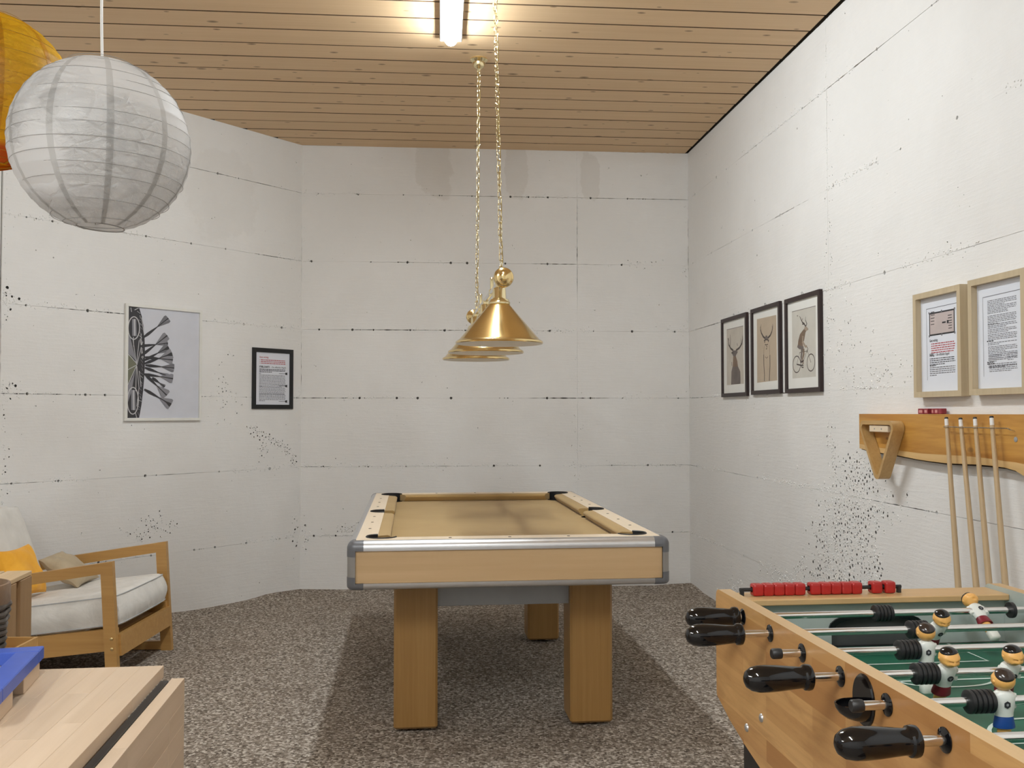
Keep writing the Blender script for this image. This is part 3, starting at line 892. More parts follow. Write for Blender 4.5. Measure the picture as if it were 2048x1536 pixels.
# ------------------------------------------------------------------ brass billiard lamp
def billiard_lamp():
    ang = .119; zbar = 1.837
    t = thing('billiard_lamp', 'brass pendant lamp with three cone shades hanging on chains over the pool table', 'lamp', (-.128, 4.62, zbar), ang)
    m = M(); m.tube([(0, -.78, 0), (0, .78, 0)], .0125, 14); part('bar', m, MT['chrome'], t)
    kp = [(0, -.052), (.012, -.050), (.016, -.044), (.022, -.040), (.030, -.038), (.032, -.033), (.0385, -.028), (.0415, -.020), (.0415, -.010), (.038, -.004), (.030, 0), (.024, .010), (.030, .016), (.030, .022), (.018, .030), (.012, .034), (0, .034)]
    km = M(); km.lathe(kp, 28, Rx(-pi/2)); kme = km.mesh('end_knob', [MT['brass']], 30)
    link('end_knob', kme, t, (0, -.775, 0)); link('end_knob', kme, t, (0, .775, 0), (0, 0, pi))
    zr = 1.577 - zbar
    for y in (-.625, 0, .60):
        m = M()
        m.lathe([(.183, zr), (.1865, zr+.003), (.1845, zr+.010), (.176, zr+.016), (.172, zr+.017), (.042, zr+.170), (.040, zr+.172)], 64, T(0, y, 0), 0)
        m.lathe([(.040, zr+.170), (.1695, zr+.0155), (.1805, zr+.002), (.183, zr)], 64, T(0, y, 0), 1)
        sh = part('lamp_shade', m, [MT['brass'], MT['white']], t, 25, recalc=False)
        m = M(); m.lathe([(0, zr+.169), (.046, zr+.169), (.047, zr+.176), (.043, zr+.181), (.040, zr+.189), (.031, zr+.192), (.029, zr+.197), (.028, zr+.232), (.025, zr+.238), (.016, zr+.242), (.016, zr+.262), (0, zr+.262)], 30, T(0, y, 0))
        part('shade_collar', m, MT['brasslight'], t, 28)
        m = M(); m.lathe([(0, zr+.165), (.018, zr+.165), (.022, zr+.11), (.03, zr+.085), (.022, zr+.06), (0, zr+.05)], 16, T(0, y, 0)); part('bulb', m, MT['white'], t)
    # finials on the bar
    for y in (-.30, .30):
        m = M(); m.lathe([(0, -.014), (.014, -.014), (.014, .012), (.008, .016), (.008, .06), (.010, .064), (.006, .07), (0, .072)], 16, T(0, y, 0)); part('finial', m, MT['brasslight'], t)
    # hanging chains
    lm = M(); a = .0085; b = .0135
    lp = [(a*cos(q)*1.0, 0, (b-a*.2 if sin(q) > 0 else -(b-a*.2)) * (1 if abs(sin(q)) > .3 else abs(sin(q))/.3) + a*sin(q)*.55) for q in [2*pi*k/18 for k in range(18)]]
    lm.tube(lp, .0016, 6, True); lme = lm.mesh('chain_link', [MT['brasslight']], 60)
    for y, dx in ((-.70, -.028), (.56, .012)):
        ztop = H - zbar
        hm = M(); hm.lathe([(0, -.014), (.013, -.014), (.013, .014), (.007, .018), (.007, .032), (0, .034)], 14, T(0, y, 0))
        ch = part('chain', hm, MT['brasslight'], t)
        z0 = .046; z1 = ztop - .07; n = int((z1-z0)/.0262)
        for k in range(n+1):
            z = z0 + (z1-z0)*k/n; f = k/n
            link('chain_link', lme, ch, (dx*f + .0012*sin(k*1.9), y, z), (0, random.uniform(-.06, .06), (k % 2)*pi/2 + .5 + random.uniform(-.25, .25)))
        m = M(); m.tube([(dx*q + (.004+.004*sin(q*37))*(1 if q > .03 else 0), y + .004*cos(q*31), z0-.012 + (z1+.02-z0)*q) for q in [k/60 for k in range(61)]], .0021, 6)
        part('cable', m, MT['bronze'], ch)
        m = M(); m.lathe([(0, ztop-.0002), (.048, ztop-.0002), (.050, ztop-.006), (.044, ztop-.012), (.034, ztop-.02), (.032, ztop-.036), (.026, ztop-.046), (.012, ztop-.056), (.006, ztop-.07), (0, ztop-.07)], 28, T(dx, y, 0))
        part('ceiling_rose', m, MT['brasslight'], ch, 30)
    return t
billiard_lamp()

# ------------------------------------------------------------------ paper lanterns
def lantern(name, label, c, r, paper, seam, hoop, seed, dxy=(0, 0)):
    t = thing(name, label, 'lantern', c, seed*1.3, 'paper ball lanterns under the ceiling')
    rnd = random.Random(seed); th0 = .27
    rings = 18
    def rad(u, v):         # polar angle with the paper sagging between the hoops
        q = th0 + (pi-2*th0)*v
        ph = (v*rings) % 1.0
        rr = r*(1 - .006*(1-abs(2*ph-1)**2) + .0035*noise.noise(Vector((u*14, v*9, seed))))
        return q, rr
    m = M()
    m.grid(lambda u, v: (lambda q, rr: (rr*sin(q)*cos(2*pi*u), rr*sin(q)*sin(2*pi*u), rr*cos(q)))(*rad(u, v)), 96, rings*6+1, cu=True)
    part('lamp_shade', m, paper, t, 80)
    for k in range(rings+1):
        q = th0 + (pi-2*th0)*k/rings + .008*rnd.uniform(-1, 1); tilt = rnd.uniform(-.006, .006)
        rr = r*.9985
        m = M(); m.tube([(rr*sin(q)*cos(a), rr*sin(q)*sin(a), rr*cos(q)+tilt*cos(a+k)) for a in [2*pi*j/64 for j in range(64)]], .0007 if 0 < k < rings else .0018, 5, True)
        part('hoop', m, hoop, t)
    ns = 10; ww = .0085
    for k in range(ns):
        a0 = 2*pi*k/ns + .1
        m = M()
        def fn(u, v):
            q = th0 + (pi-2*th0)*v; s = max(.05, sin(q)); a = a0 + (u-.5)*2*ww*(.35+.65*s)/(r*s)
            ph = (v*rings) % 1.0; rr = r*(1.0032 - .006*(1-abs(2*ph-1)**2))
            return (rr*sin(q)*cos(a), rr*sin(q)*sin(a), rr*cos(q))
        m.grid(fn, 4, rings*4+1); part('seam_strip', m, seam, t, 80)
    zt = r*cos(th0)
    m = M(); m.tube([(-r*sin(th0)*.98, 0, zt), (0, 0, zt-.012), (r*sin(th0)*.98, 0, zt)], .0014, 6)
    m.tube([(-.02, 0, zt), (-.02, 0, -zt*.96), (.02, 0, -zt*.96), (.02, 0, zt)], .0012, 6); part('wire_frame', m, hoop, t)
    m = M(); m.lathe([(0, -.05), (.016, -.05), (.018, -.03), (.018, .02), (.010, .03), (0, .03)], 16, T(0, 0, zt-.03)); part('socket', m, MT['white'], t)
    top = H - c[2]
    m = M(); m.tube([(dxy[0]*f*cos(-seed*1.3) + .006*sin(f*9), .004*sin(f*7+1)*f, zt-.01+(top-zt+.01)*f) for f in [k/20 for k in range(21)]], .0036, 8); part('cord', m, MT['cord'], t)
    m = M(); m.lathe([(0, top-.0005), (.04, top-.0005), (.04, top-.02), (.012, top-.04), (0, top-.04)], 20, T(dxy[0]*cos(-seed*1.3) + .006*sin(9), .004*sin(8), 0)); part('ceiling_cup', m, MT['white'], t)
    return t
lantern('paper_lantern', 'white crinkled rice paper ball lantern with wire hoops', (-1.080, 2.46, 1.989), .2245, MT['ricewhite'], MT['seam'], MT['hoop'], 2)
lantern('paper_lantern', 'yellow paper ball lantern with orange underside behind the white lantern', (-1.528, 2.73, 2.225), .226, MT['riceyellow'], MT['seamyellow'], MT['hoopyellow'], 5)

# ------------------------------------------------------------------ armchair
def armchair():
    ox, oy = -2.25, 4.81
    t = thing('armchair', 'wooden armchair with white seat and back cushions by the left wall', 'armchair', (ox, oy, 0))
    def X(x, y, z): return (x-ox, y-oy, z)
    wd = MT['chairwood']
    sides = ((4.455, 4.487), (5.145, 5.177))
    for y0, y1 in sides:
        fn = lambda a, b, w_: X(a, w_, b)
        m = M(); m.prism([(-1.938, .578), (-1.882, .586), (-1.845, 0), (-1.902, 0)], y0, y1, fn); p = part('front_post', m, wd, t, 20)
        m = M(); m.prism([(-1.9375, .5775), (-1.934, .527), (-2.62, .423), (-2.66, .470)], y0, y1, fn); part('armrest', m, wd, t, 20)
        m = M(); m.prism([(-2.62, .475), (-2.565, .45), (-2.60, 0), (-2.66, 0)], y0, y1, fn); part('rear_post', m, wd, t, 20)
        m = M(); m.prism([(-1.9, .004), (-1.9, .05), (-2.61, .03), (-2.61, .004)], y0+.003, y1-.003, fn); part('floor_runner', m, wd, t, 20)
        yi = y1 if y0 < oy else y0; s = 1 if y0 < oy else -1
        m = M(); m.prism([(-1.87, .268), (-1.865, .166), (-2.60, .085), (-2.60, .190)], yi, yi+s*.028, fn); part('seat_rail', m, wd, t, 20)
        for z in (.218, .178) if False else (.225, .178):
            m = M(); ys = y0-.002 if y0 < oy else y1+.002
            m.lathe([(.0085, 0), (.008, .003), (.004, .0045), (0, .0048)], 14, T(*X(-1.877+(z-.2)*-.05, y0, z)) @ Rx(pi/2)) if y0 < oy else m.lathe([(.0085, 0), (.008, .003), (0, .0048)], 14, T(*X(-1.877, y1, z)) @ Rx(-pi/2))
            part('bolt', m, MT['brass'], p)
    m = M(); m.prism([(-1.874, .238), (-1.850, .240), (-1.843, .140), (-1.867, .138)], 4.487, 5.145, lambda a, b, w_: X(a, w_, b)); part('front_rail', m, wd, t, 20)
    m = M(); m.prism([(-2.60, .19), (-2.575, .19), (-2.575, .09), (-2.60, .09)], 4.487, 5.145, lambda a, b, w_: X(a, w_, b)); part('rear_rail', m, wd, t, 20)
    for k in range(5):
        a = -1.96 - k*.13; z = .215 - (-1.9-a)*.115
        m = M(); m.box(X(a, oy, z), (.06, .60, .016), .002); part('seat_slat', m, wd, t)
    # back frame
    for y in (4.53, 5.10):
        m = M(); m.tube([X(-2.595, y, .17), X(-2.80, y, .70)], .018, 8); part('back_stile', m, wd, t)
    for k in range(4):
        f = k/3; m = M(); m.box(X(-2.650-.13*f, oy, .30+.36*f), (.016, .58, .06), .002); part('back_slat', m, wd, t)
    # cushions as puffed slabs with piped edges
    def slab(name, c, ux, uy, uz, hx, hy, hz, mat, seed, pip=True):
        m = M(); nU, nV = 44, 44
        def shape(u, v, side):
            a, b = (u*2-1), (v*2-1)
            e = (1-abs(a)**7)**.5*(1-abs(b)**7)**.5
            w_ = side*hz*(.80 + .20*e**.6) + hz*.10*noise.noise(Vector((a*1.7, b*1.7, seed+side)))*e
            rx = 1-.035*abs(b)**6; ry = 1-.035*abs(a)**6
            return c + ux*(a*hx*rx) + uy*(b*hy*ry) + uz*w_
        for side in (1, -1): m.grid(lambda u, v: shape(u, v, side), nU, nV)
        # borders
        per = [(k/40, 0) for k in range(40)] + [(1, k/40) for k in range(40)] + [(1-k/40, 1) for k in range(40)] + [(0, 1-k/40) for k in range(40)]
        n = len(per); rows = 7; vs = []
        for j in range(rows):
            f = j/(rows-1)
            for k, (u, v) in enumerate(per):
                p = shape(u, v, 1)*(1-f) + shape(u, v, -1)*f
                a, b = u*2-1, v*2-1
                out = (ux*a*hx + uy*b*hy).normalized()
                p = p + out*(sin(pi*f)*.022 + .006*noise.noise(Vector((a*5, b*5, f*2+seed))))
                vs.append(p)
        fs = [(j*n+k, j*n+(k+1) % n, (j+1)*n+(k+1) % n, (j+1)*n+k) for j in range(rows-1) for k in range(n)]
        m.add(vs, fs)
        o = part(name, m, mat, t, 70)
        if pip:
            for side in (1, -1):
                mm = M(); pts = [shape(u, v, side)*1.0 + (ux*(u*2-1)*hx + uy*(v*2-1)*hy).normalized()*.004 for u, v in per]
                mm.tube(pts, .0026, 6, True); part('piping', mm, MT['piping'], o)
        return o
    ax = Vector((cos(-.118), 0, -sin(-.118))).normalized()  # along the seat, rising to the front
    ux = Vector((.993, 0, .118)).normalized(); uz = Vector((-.118, 0, .993)).normalized()
    slab('seat_cushion', Vector(X(-2.195, oy, .312)), ux, Vector((0, 1, 0)), uz, .330, .308, .083, MT['fabric_white'], 1)
    bx = Vector((-.344, 0, .939)).normalized(); bz = Vector((.939, 0, .344)).normalized()
    slab('back_cushion', Vector(X(-2.625, oy, .530)), bx, Vector((0, 1, 0)), bz, .255, .300, .062, MT['fabric_white'], 4, False)
    return t
armchair()

def pillow(name, label, c, ux, uy, h, k, mat, seed, wob=.02):
    ux = Vector(ux).normalized(); uy = Vector(uy); uy = (uy - ux*uy.dot(ux)).normalized(); uz = ux.cross(uy)
    m = M()
    def fn(side):
        def f(u, v):
            a, b = u*2-1, v*2-1
            e = max(0, (1-a*a))**.42*max(0, (1-b*b))**.42
            sx = 1-.10*(1-abs(b)**2)*abs(a)**3; sy = 1-.10*(1-abs(a)**2)*abs(b)**3
            ww = side*k*e + wob*noise.noise(Vector((a*1.8, b*1.8, seed)))
            return ux*(a*h[0]*sx) + uy*(b*h[1]*sy) + uz*ww
        return f
    m.grid(fn(1), 36, 36); m.grid(fn(-1), 36, 36)
    o = link(name, m.mesh(name, [mat], 80)); o.location = c
    return tag(o, label, 'cushion')
pillow('throw_pillow', 'plain orange throw pillow leaning on the armchair back', (-2.415, 4.655, .503), (-.40, .03, .92), (.05, 1, .0), (.130, .150), .055, MT['orange'], 3, .014)
pillow('throw_pillow', 'creased beige throw pillow lying at the far side of the armchair', (-2.315, 4.955, .470), (-.83, .0, .55), (.0, 1, .06), (.125, .120), .046, MT['beige'], 8, .016)

# ------------------------------------------------------------------ drop-leaf table at the left front
def leaf_table():
    ang = .118
    t = thing('drop_leaf_table', 'birch stave drop-leaf table with its leaf folded down', 'table', (-.752, 2.053, 0), ang)
    # local: x to the left is negative (tabletop), y negative towards the viewer
    rnd = random.Random(4)
    def staves(x0, x1, y0, y1, z0, z1, wname, vertical=False, xw=None):
        n = round(abs(x1-x0)/.046)
        for i in range(n):
            a = x0+(x1-x0)*i/n; b = x0+(x1-x0)*(i+1)/n
            y = y0 + (rnd.uniform(.12, .4) if True else 0); cuts = [y0]
            while y < y1-.08: cuts.append(y); y += rnd.uniform(.25, .48)
            cuts.append(y1)
            for c0, c1 in zip(cuts, cuts[1:]):
                m = M()
                if not vertical: m.box(((a+b)/2, (c0+c1)/2, (z0+z1)/2), (abs(b-a)-.0002, c1-c0-.0002, z1-z0), .0005)
                else: m.box((xw, (c0+c1)/2, (a+b)/2), (z1-z0, c1-c0-.0002, abs(b-a)-.0002), .0005)
                part('stave', m, MT['stave'], t)
    staves(-.98, 0, -1.10, 0, .715, .740, 'x')
    staves(.375, .712, -1.10, .0, 0, .027, 'z', True, .030)
    m = M(); m.box((-.49, -.06, .665), (.86, .02, .10), .001); m.box((-.49, -1.04, .665), (.86, .02, .10), .001)
    part('end_apron', m, MT['apron'], t) if False else None
    for y in (-.06, -1.04):
        m = M(); m.box((-.49, y, .665), (.86, .02, .099), .001); part('apron_board', m, MT['apron'], t)
    for x in (-.065, -.915):
        m = M(); m.box((x, -.55, .665), (.02, .96, .099), .001); part('apron_board', m, MT['apron'], t)
    for x in (-.085, -.895):
        for y in (-.085, -1.015):
            m = M(); m.box((x, y, .357), (.05, .05, .714), .003); part('leg', m, MT['apron'], t)
    m = M(); m.box((.0082, -.556, .7033), (.0155, 1.06, .0228), .0008)
    part('hinge', m, MT['blackmatt'], t)
    return t
leaf_table()

# blue framed board game on the table
def tray():
    t = thing('game_tray', 'bright blue framed wooden game tray on the drop-leaf table', 'game', (-.976, 1.982, .740), .25)
    L = .36; fw = .045
    m = M(); m.box((-L*.5-.02, -L*.5, .0175), (L-.10, L-.10, .029), .001); part('black_base', m, MT['black'], t)  # black block filling the space under the tray between the feet
    for x_, y_ in ((-.024, -.075), (-L+.024, -.075), (-.024, -L+.075), (-L+.024, -L+.075)):
        m = M(); m.box((x_, y_, .0165), (.036, .130, .033), .001); part('base_block', m, MT['stave'], t)
    for k, (c, d) in enumerate((((-L/2, -fw/2, .047), (L, fw, .026)), ((-L/2, -L+fw/2, .047), (L, fw, .026)), ((-fw/2, -L/2, .047), (fw, L-2*fw-.0006, .026)), ((-L+fw/2, -L/2, .047), (fw, L-2*fw-.0006, .026)))):
        m = M(); m.box(c, d, .002); part('frame_bar', m, MT['blue'], t)
    m = M(); m.box((-L/2, -L/2, .031), (L-2*fw+.004, L-2*fw+.004, .004), .0005); part('play_field', m, MT['white'], t)
    for k in range(4):
        m = M(); m.box((-.09-.06*k, -.10-.03*k, .0365), (.03, .012, .007), .001); part('game_piece', m, MT['apron'], t)
    # corner blocks that lift the blue frame
    for x, y in ((-.062, -.04), (-.062, -L+.04)):
        pass
    return t
tray()

# low stool behind the table; small box and wicker basket stand on it
def stool():
    t = thing('low_stool', 'plain wooden stool mostly hidden behind the drop-leaf table', 'stool', (-1.29, 2.19, 0), .14)
    m = M(); m.box((0, 0, .688), (.30, .31, .024), .003); part('seat', m, MT['boxwood'], t)
    for x in (-.12, .12):
        for y in (-.12, .12):
            m = M(); m.box((x, y, .338), (.035, .035, .676), .002); part('leg', m, MT['boxwood'], t)
    return t
stool()
def stick_box():
    t = thing('stick_box', 'small open honey-coloured wooden box holding wooden sticks, behind the blue tray', 'box', (-1.222, 2.245, .7005), .03)
    hx, hy, h = .075, .055, .041
    for c, d in (((0, hy-.003, h/2+.002), (2*hx, .006, h)), ((0, -hy+.003, h/2+.002), (2*hx, .006, h)), ((hx-.003, 0, h/2+.002), (.006, 2*hy-.0125, h)), ((-hx+.003, 0, h/2+.002), (.006, 2*hy-.0125, h))):
        m = M(); m.box(c, d, .0008); part('side_board', m, MT['boxwood'], t)
    m = M(); m.box((0, 0, .002), (2*hx-.001, 2*hy-.001, .0038), .0005); part('bottom_board', m, MT['boxwood'], t)
    return t
stick_box()
rs = random.Random(3)
for k in range(4):
    m = M(); ln = rs.uniform(.045, .07)
    m.box((0, 0, 0), (ln, .006, .006), .001)
    o = link('wooden_stick', m.mesh('wooden_stick', [MT['stave']]), None, (-1.222-.035+.019*k, 2.235+rs.uniform(-.012, .012), .7005+.0075+.0065*(k % 3)), (0, rs.uniform(-.15, .1), pi/2+rs.uniform(-.12, .12)))
    tag(o, 'thin pale wooden stick lying in the small honey-coloured box', 'stick', 'sticks in the small wooden box')
def basket():
    t = thing('wicker_basket', 'dark coiled wicker basket with a brown cloth rim, partly out of view', 'basket', (-1.203, 2.088, .7005), 0)
    Hh = .208; n = 11
    prof = lambda f: .062 + .020*f**.8
    for k in range(n):
        f = k/(n-1); z = .008 + f*.150
        r = prof(f)
        m = M(); m.tube([((r+.0022*sin(a*9+k))*cos(a), (r+.0022*sin(a*9+k))*sin(a), z+.0016*sin(a*4+k*1.3)) for a in [2*pi*j/72 for j in range(72)]], .0078, 8, True); part('coil', m, MT['wicker'], t)
    m = M(); m.lathe([(0, .002), (.058, .002), (.058, .007), (0, .007)], 30); part('bottom', m, MT['wicker'], t)
    m = M(); m.lathe([(.086, .160), (.088, .166), (.0885, .200), (.087, .2065), (.083, .2075), (.080, .204), (.079, .16), (.070, .10), (.058, .012)], 40); part('cloth_rim', m, MT['brownfelt'], t, 50)
    return t
basket()
def crate():
    t = thing('slatted_crate', 'tall slatted pine crate standing on the floor behind the basket', 'crate', (-1.263, 2.36, 0), .148)
    # local: right side lies on x=0, y 0..0.196 ; extends to -x
    Wd, D, Hh = .34, .196, .862
    for k in range(2):
        y = .041 + k*.111
        m = M(); m.box((-.006, y, (Hh-.014)/2), (.011, .083, Hh-.014), .0012); part('upright_board', m, MT['pinez'], t)
    for y in (.012, D-.012):
        m = M(); m.box((-Wd+.006, y, (Hh-.014)/2), (.011, .023, Hh-.014), .0012); part('corner_post', m, MT['pinez'], t)
    for k in range(5):
        x = -.033 - k*.0685
        m = M(); m.box((x, D/2, Hh-.0065), (.0625, D, .012), .0012); part('top_slat', m, MT['pine'], t)
    for y in (.012, D-.012):
        for z in (Hh-.045, .45, .05):
            m = M(); m.box((-Wd/2, y, z), (Wd-.026, .012, .055), .001); part('cross_board', m, MT['pine'], t)
    return t
crate()

# ------------------------------------------------------------------ things on the walls
AR = atan2(DR.y, DR.x); UL = (PL-PV).normalized(); AL = atan2(UL.y, UL.x)
def on_right(s, z): p = PR + DR*s; return (p.x, p.y, z), AR
def on_left(s, z): p = PV + UL*(2.1-s); return (p.x, p.y, z), AL
def frame_parts(t, W, Hh, fw, dep, mat, name='frame'):
    o = None
    # four mitred bars
    for k in range(4):
        m = M()
        w2, h2 = W/2, Hh/2
        C = [(-w2, -h2), (w2, -h2), (w2, h2), (-w2, h2)]; I = [(-w2+fw, -h2+fw), (w2-fw, -h2+fw), (w2-fw, h2-fw), (-w2+fw, h2-fw)]
        a, b = C[k], C[(k+1) % 4]; c, d = I[(k+1) % 4], I[k]
        m.prism([a, b, c, d], -.0032, -dep, lambda x, z, w_: (x, w_, z)); part('frame_bar', m, mat, t, 0)
def text_mesh(m, txt, x, z, size, y, mi, bold=0.0, shear=0.0, width=None):
    cu = bpy.data.curves.new('lettering', 'FONT'); cu.body = txt; cu.size = size; cu.resolution_u = 2; cu.offset = bold; cu.shear = shear
    ob = bpy.data.objects.new('lettering', cu); COL.objects.link(ob)
    dg = bpy.context.evaluated_depsgraph_get()
    me = ob.evaluated_get(dg).to_mesh()
    vs = [v.co.copy() for v in me.vertices]; fs = [tuple(p.vertices) for p in me.polygons]
    ob.evaluated_get(dg).to_mesh_clear()
    bpy.data.objects.remove(ob); bpy.data.curves.remove(cu)
    k = 1.0
    if width and vs: k = width/max(1e-6, max(v.x for v in vs))
    m.add([(x+v.x*k, y, z+v.y) for v in vs], fs, mi)
def lines(m, x0, x1, z0, dz, n, rnd, y, mi, th=.0022, last=.6, num=False):
    """rows of small print too fine to read: word-sized dashes"""
    for i in range(n):
        x = x0; xe = x1 if i < n-1 else x0+(x1-x0)*last
        xe -= rnd.uniform(0, .04)*(x1-x0)
        while x < xe:
            wd = rnd.uniform(.006, .022); e = min(x+wd, xe)
            z = z0-dz*i; m.poly([(x, z), (e, z), (e, z+th), (x, z+th)], y, mi); x = e + .0028
def picture(name, label, place, W, Hh, fw, dep, fmat, draw, mats, group=None, cat='picture', nail=False):
    (p, a) = place
    t = thing(name, label, cat, p, a, group)
    frame_parts(t, W, Hh, fw, dep, fmat)
    m = M(); draw(m, W/2-fw, Hh/2-fw, -max(.0070, dep*.45)); part('print', m, mats, t, 0, recalc=False)
    m = M(); m.box((0, -.0032-.0015, 0), (W-2*fw+.006, .003, Hh-2*fw+.006), .0003); part('backing', m, MT['mat'], t)
    if nail:
        m = M(); m.tube([(.0-.02, -.004, Hh/2), (-.02, -.010, Hh/2+.012), (-.008, -.010, Hh/2+.016), (.004, -.004, Hh/2)], .0016, 6); part('hanger', m, MT['steel'], t)
    return t

# big dart print
def draw_darts(m, a, b, y):
    m.poly([(-a, -b), (a, -b), (a, b), (-a, b)], y, 0)
    def P(px, py):
        u = (px-95)/895.; top = 60+75*u; bot = 1445 - 6*u; v = (py-top)/(bot-top)
        return (-a+2*a*u, b-2*b*v)
    def poly(pts, mi, k): m.poly([P(*q) for q in pts], y-.0002*k, mi)
    def line(pts, wd, mi, k): m.stroke([P(*q) for q in pts], wd, y-.0002*k, mi)
    poly([(95, 62), (230, 76), (262, 180), (285, 300), (299, 450), (306, 620), (306, 800), (300, 950), (288, 1120), (270, 1290), (245, 1440), (98, 1443)], 1, 1)
    poly([(98, 640), (150, 690), (205, 775), (205, 810), (150, 930), (98, 1060)], 5, 2)
    poly([(98, 400), (130, 450), (200, 740), (160, 690), (98, 640)], 3, 2)
    poly([(98, 1065), (160, 940), (195, 840), (150, 1120), (98, 1290)], 3, 2)
    for cx_, cy_, rx, ry in ((170, 330, 68, 140), (168, 1230, 66, 165)):
        q = [(cx_+rx*cos(k*pi/14), cy_+ry*sin(k*pi/14)) for k in range(29)]; q = [(max(98, p_[0]), p_[1]) for p_ in q]
        line(q, .006, 4, 3)
        poly([(cx_-22, cy_-ry*.8), (cx_+25, cy_-ry*.8), (cx_+35, cy_+ry*.7), (cx_-18, cy_+ry*.7)], 3, 3)
        poly([(cx_-2, cy_-ry*.8), (cx_+12, cy_-ry*.8), (cx_+18, cy_+ry*.7), (cx_+4, cy_+ry*.7)], 4, 4)
    for pts in ([(98, 645), (205, 765)], [(98, 850), (205, 790)], [(98, 1055), (200, 810)], [(205, 780), (160, 470)], [(205, 780), (235, 480)], [(210, 790), (275, 500)], [(205, 790), (200, 1110)], [(210, 800), (240, 1080)], [(260, 200), (298, 440)], [(255, 400), (270, 700)], [(240, 860), (262, 1060)], [(225, 80), (175, 105)], [(130, 75), (140, 130)], [(200, 1380), (215, 1440)], [(240, 1060), (215, 1300)], [(165, 440), (170, 560)], [(245, 460), (285, 700)]):
        line(pts, .004, 4, 5)
    for k in range(26):
        q = random.Random(k); yy = 120 + 50*k; x = 255+40*sin((yy-60)/1385*pi)
        line([(x-q.uniform(20, 60), yy), (x-q.uniform(0, 20), yy+q.uniform(15, 50))], .0025, q.choice((3, 4)), 4)
    D = [((280, 450), (590, 203), 92), ((240, 556), (588, 514), 62), ((250, 680), (578, 418), 96), ((290, 735), (597, 562), 100), ((305, 690), (652, 722), 100), ((300, 770), (642, 640), 110), ((310, 790), (670, 823), 92), ((305, 820), (600, 925), 50), ((290, 900), (656, 955), 100), ((395, 945), (552, 1055), 42), ((300, 895), (578, 1162), 112), ((300, 1088), (634, 1278), 116)]
    for i, (s0, s1, wd) in enumerate(D):
        p, q = Vector(s0), Vector(s1); d = (q-p); L = d.length; d.normalize(); n = Vector((-d.y, d.x)); k = 6+i*.8
        at = lambda f, o: tuple(p+d*(L*f)+n*o)
        poly([at(.52, 0), at(.80, wd*.40), at(.93, wd*.58), at(.99, wd*.52), at(1.0, wd*.1), at(1, -wd*.1), at(.99, -wd*.52), at(.93, -wd*.58), at(.80, -wd*.40)], 3 if i % 3 else 2, k)
        poly([at(.55, 0), at(.82, wd*.10), at(.98, wd*.30), at(1, 0), at(.98, -wd*.16), at(.82, -wd*.06)], 1 if i % 2 else 3, k+.3)
        poly([at(0, -10), at(.18, -19), at(.34, -15), at(.55, -6), at(.80, -6), at(1, -9), at(1, 9), at(.80, 6), at(.55, 6), at(.34, 15), at(.18, 19), at(0, 10)], 1, k+.5)
picture('framed_picture', 'large white framed black and white print of darts stuck in a dartboard', on_left(1.108, 1.5975), .535, .722, .017, .022, MT['offwhite'], draw_darts,
        [plain('dart_print_sky', (.60, .615, .68, 1), .5, vary=.03), plain('dart_dark', (.035, .034, .04, 1), .5), plain('dart_mid', (.16, .16, .18, 1), .5), plain('dart_grey', (.24, .24, .27, 1), .5), plain('dart_light', (.52, .52, .54, 1), .5), plain('dart_green', (.16, .165, .115, 1), .5)])

def draw_steel(m, a, b, y):
    m.poly([(-a, -b), (a, -b), (a, b), (-a, b)], y, 0)
    rnd = random.Random(2)
    X = lambda u: -a+2*a*u
    Z = lambda v: b-2*b*v
    x0, x1 = X(.10), X(.89); k = y-.0004
    text_mesh(m, 'Ganz wichtig:', X(.10), Z(.107), .016, k, 2, .0003, width=X(.37)-X(.10))
    lines(m, X(.14), x1, Z(.152), .0118, 3, rnd, k, 2, .0052, 1)
    for i in range(3): m.poly([(x0, Z(.152)-.0118*i), (x0+.004, Z(.152)-.0118*i), (x0+.004, Z(.152)-.0118*i+.004), (x0, Z(.152)-.0118*i+.004)], k, 2)
    text_mesh(m, 'STEEL-DARTS', X(.10), Z(.292), .0165, k, 1, .0007, width=X(.40)-X(.10))
    text_mesh(m, '– Die offiziellen Regeln', X(.425), Z(.292), .015, k, 1, .0001, .2, width=X(.89)-X(.425))
    lines(m, x0, x1, Z(.328), .0096, 3, rnd, k, 1, .0046, .48)
    lines(m, x0, X(.19), Z(.412), .01, 1, rnd, k, 1, .004)
    lines(m, x0, x1, Z(.440), .0088, 10, rnd, k, 3, .0038, .85)
    lines(m, x0, X(.25), Z(.655), .01, 1, rnd, k, 1, .004)
    lines(m, x0, x1, Z(.678), .0088, 6, rnd, k, 3, .0038, 1)
    lines(m, x0, x1, Z(.805), .0094, 6, rnd, k, 3, .0042, .25)
    for v in (.395, .635, .935):      # little dart drawings
        zz = Z(v); m.stroke([(X(.68), zz), (X(.88), zz)], .0028, k, 1)
        m.poly([(X(.86), zz), (X(.885), zz+.0085), (X(.945), zz+.0075), (X(.925), zz), (X(.945), zz-.0075), (X(.885), zz-.0085)], k-.0002, 1)
picture('rules_notice', 'black framed sheet of darts rules with three small dart drawings', on_left(.257, 1.526), .352, .426, .030, .014, MT['frameblack'], draw_steel, [MT['paperwhite'], MT['ink'], MT['red'], MT['greyink']], cat='notice')

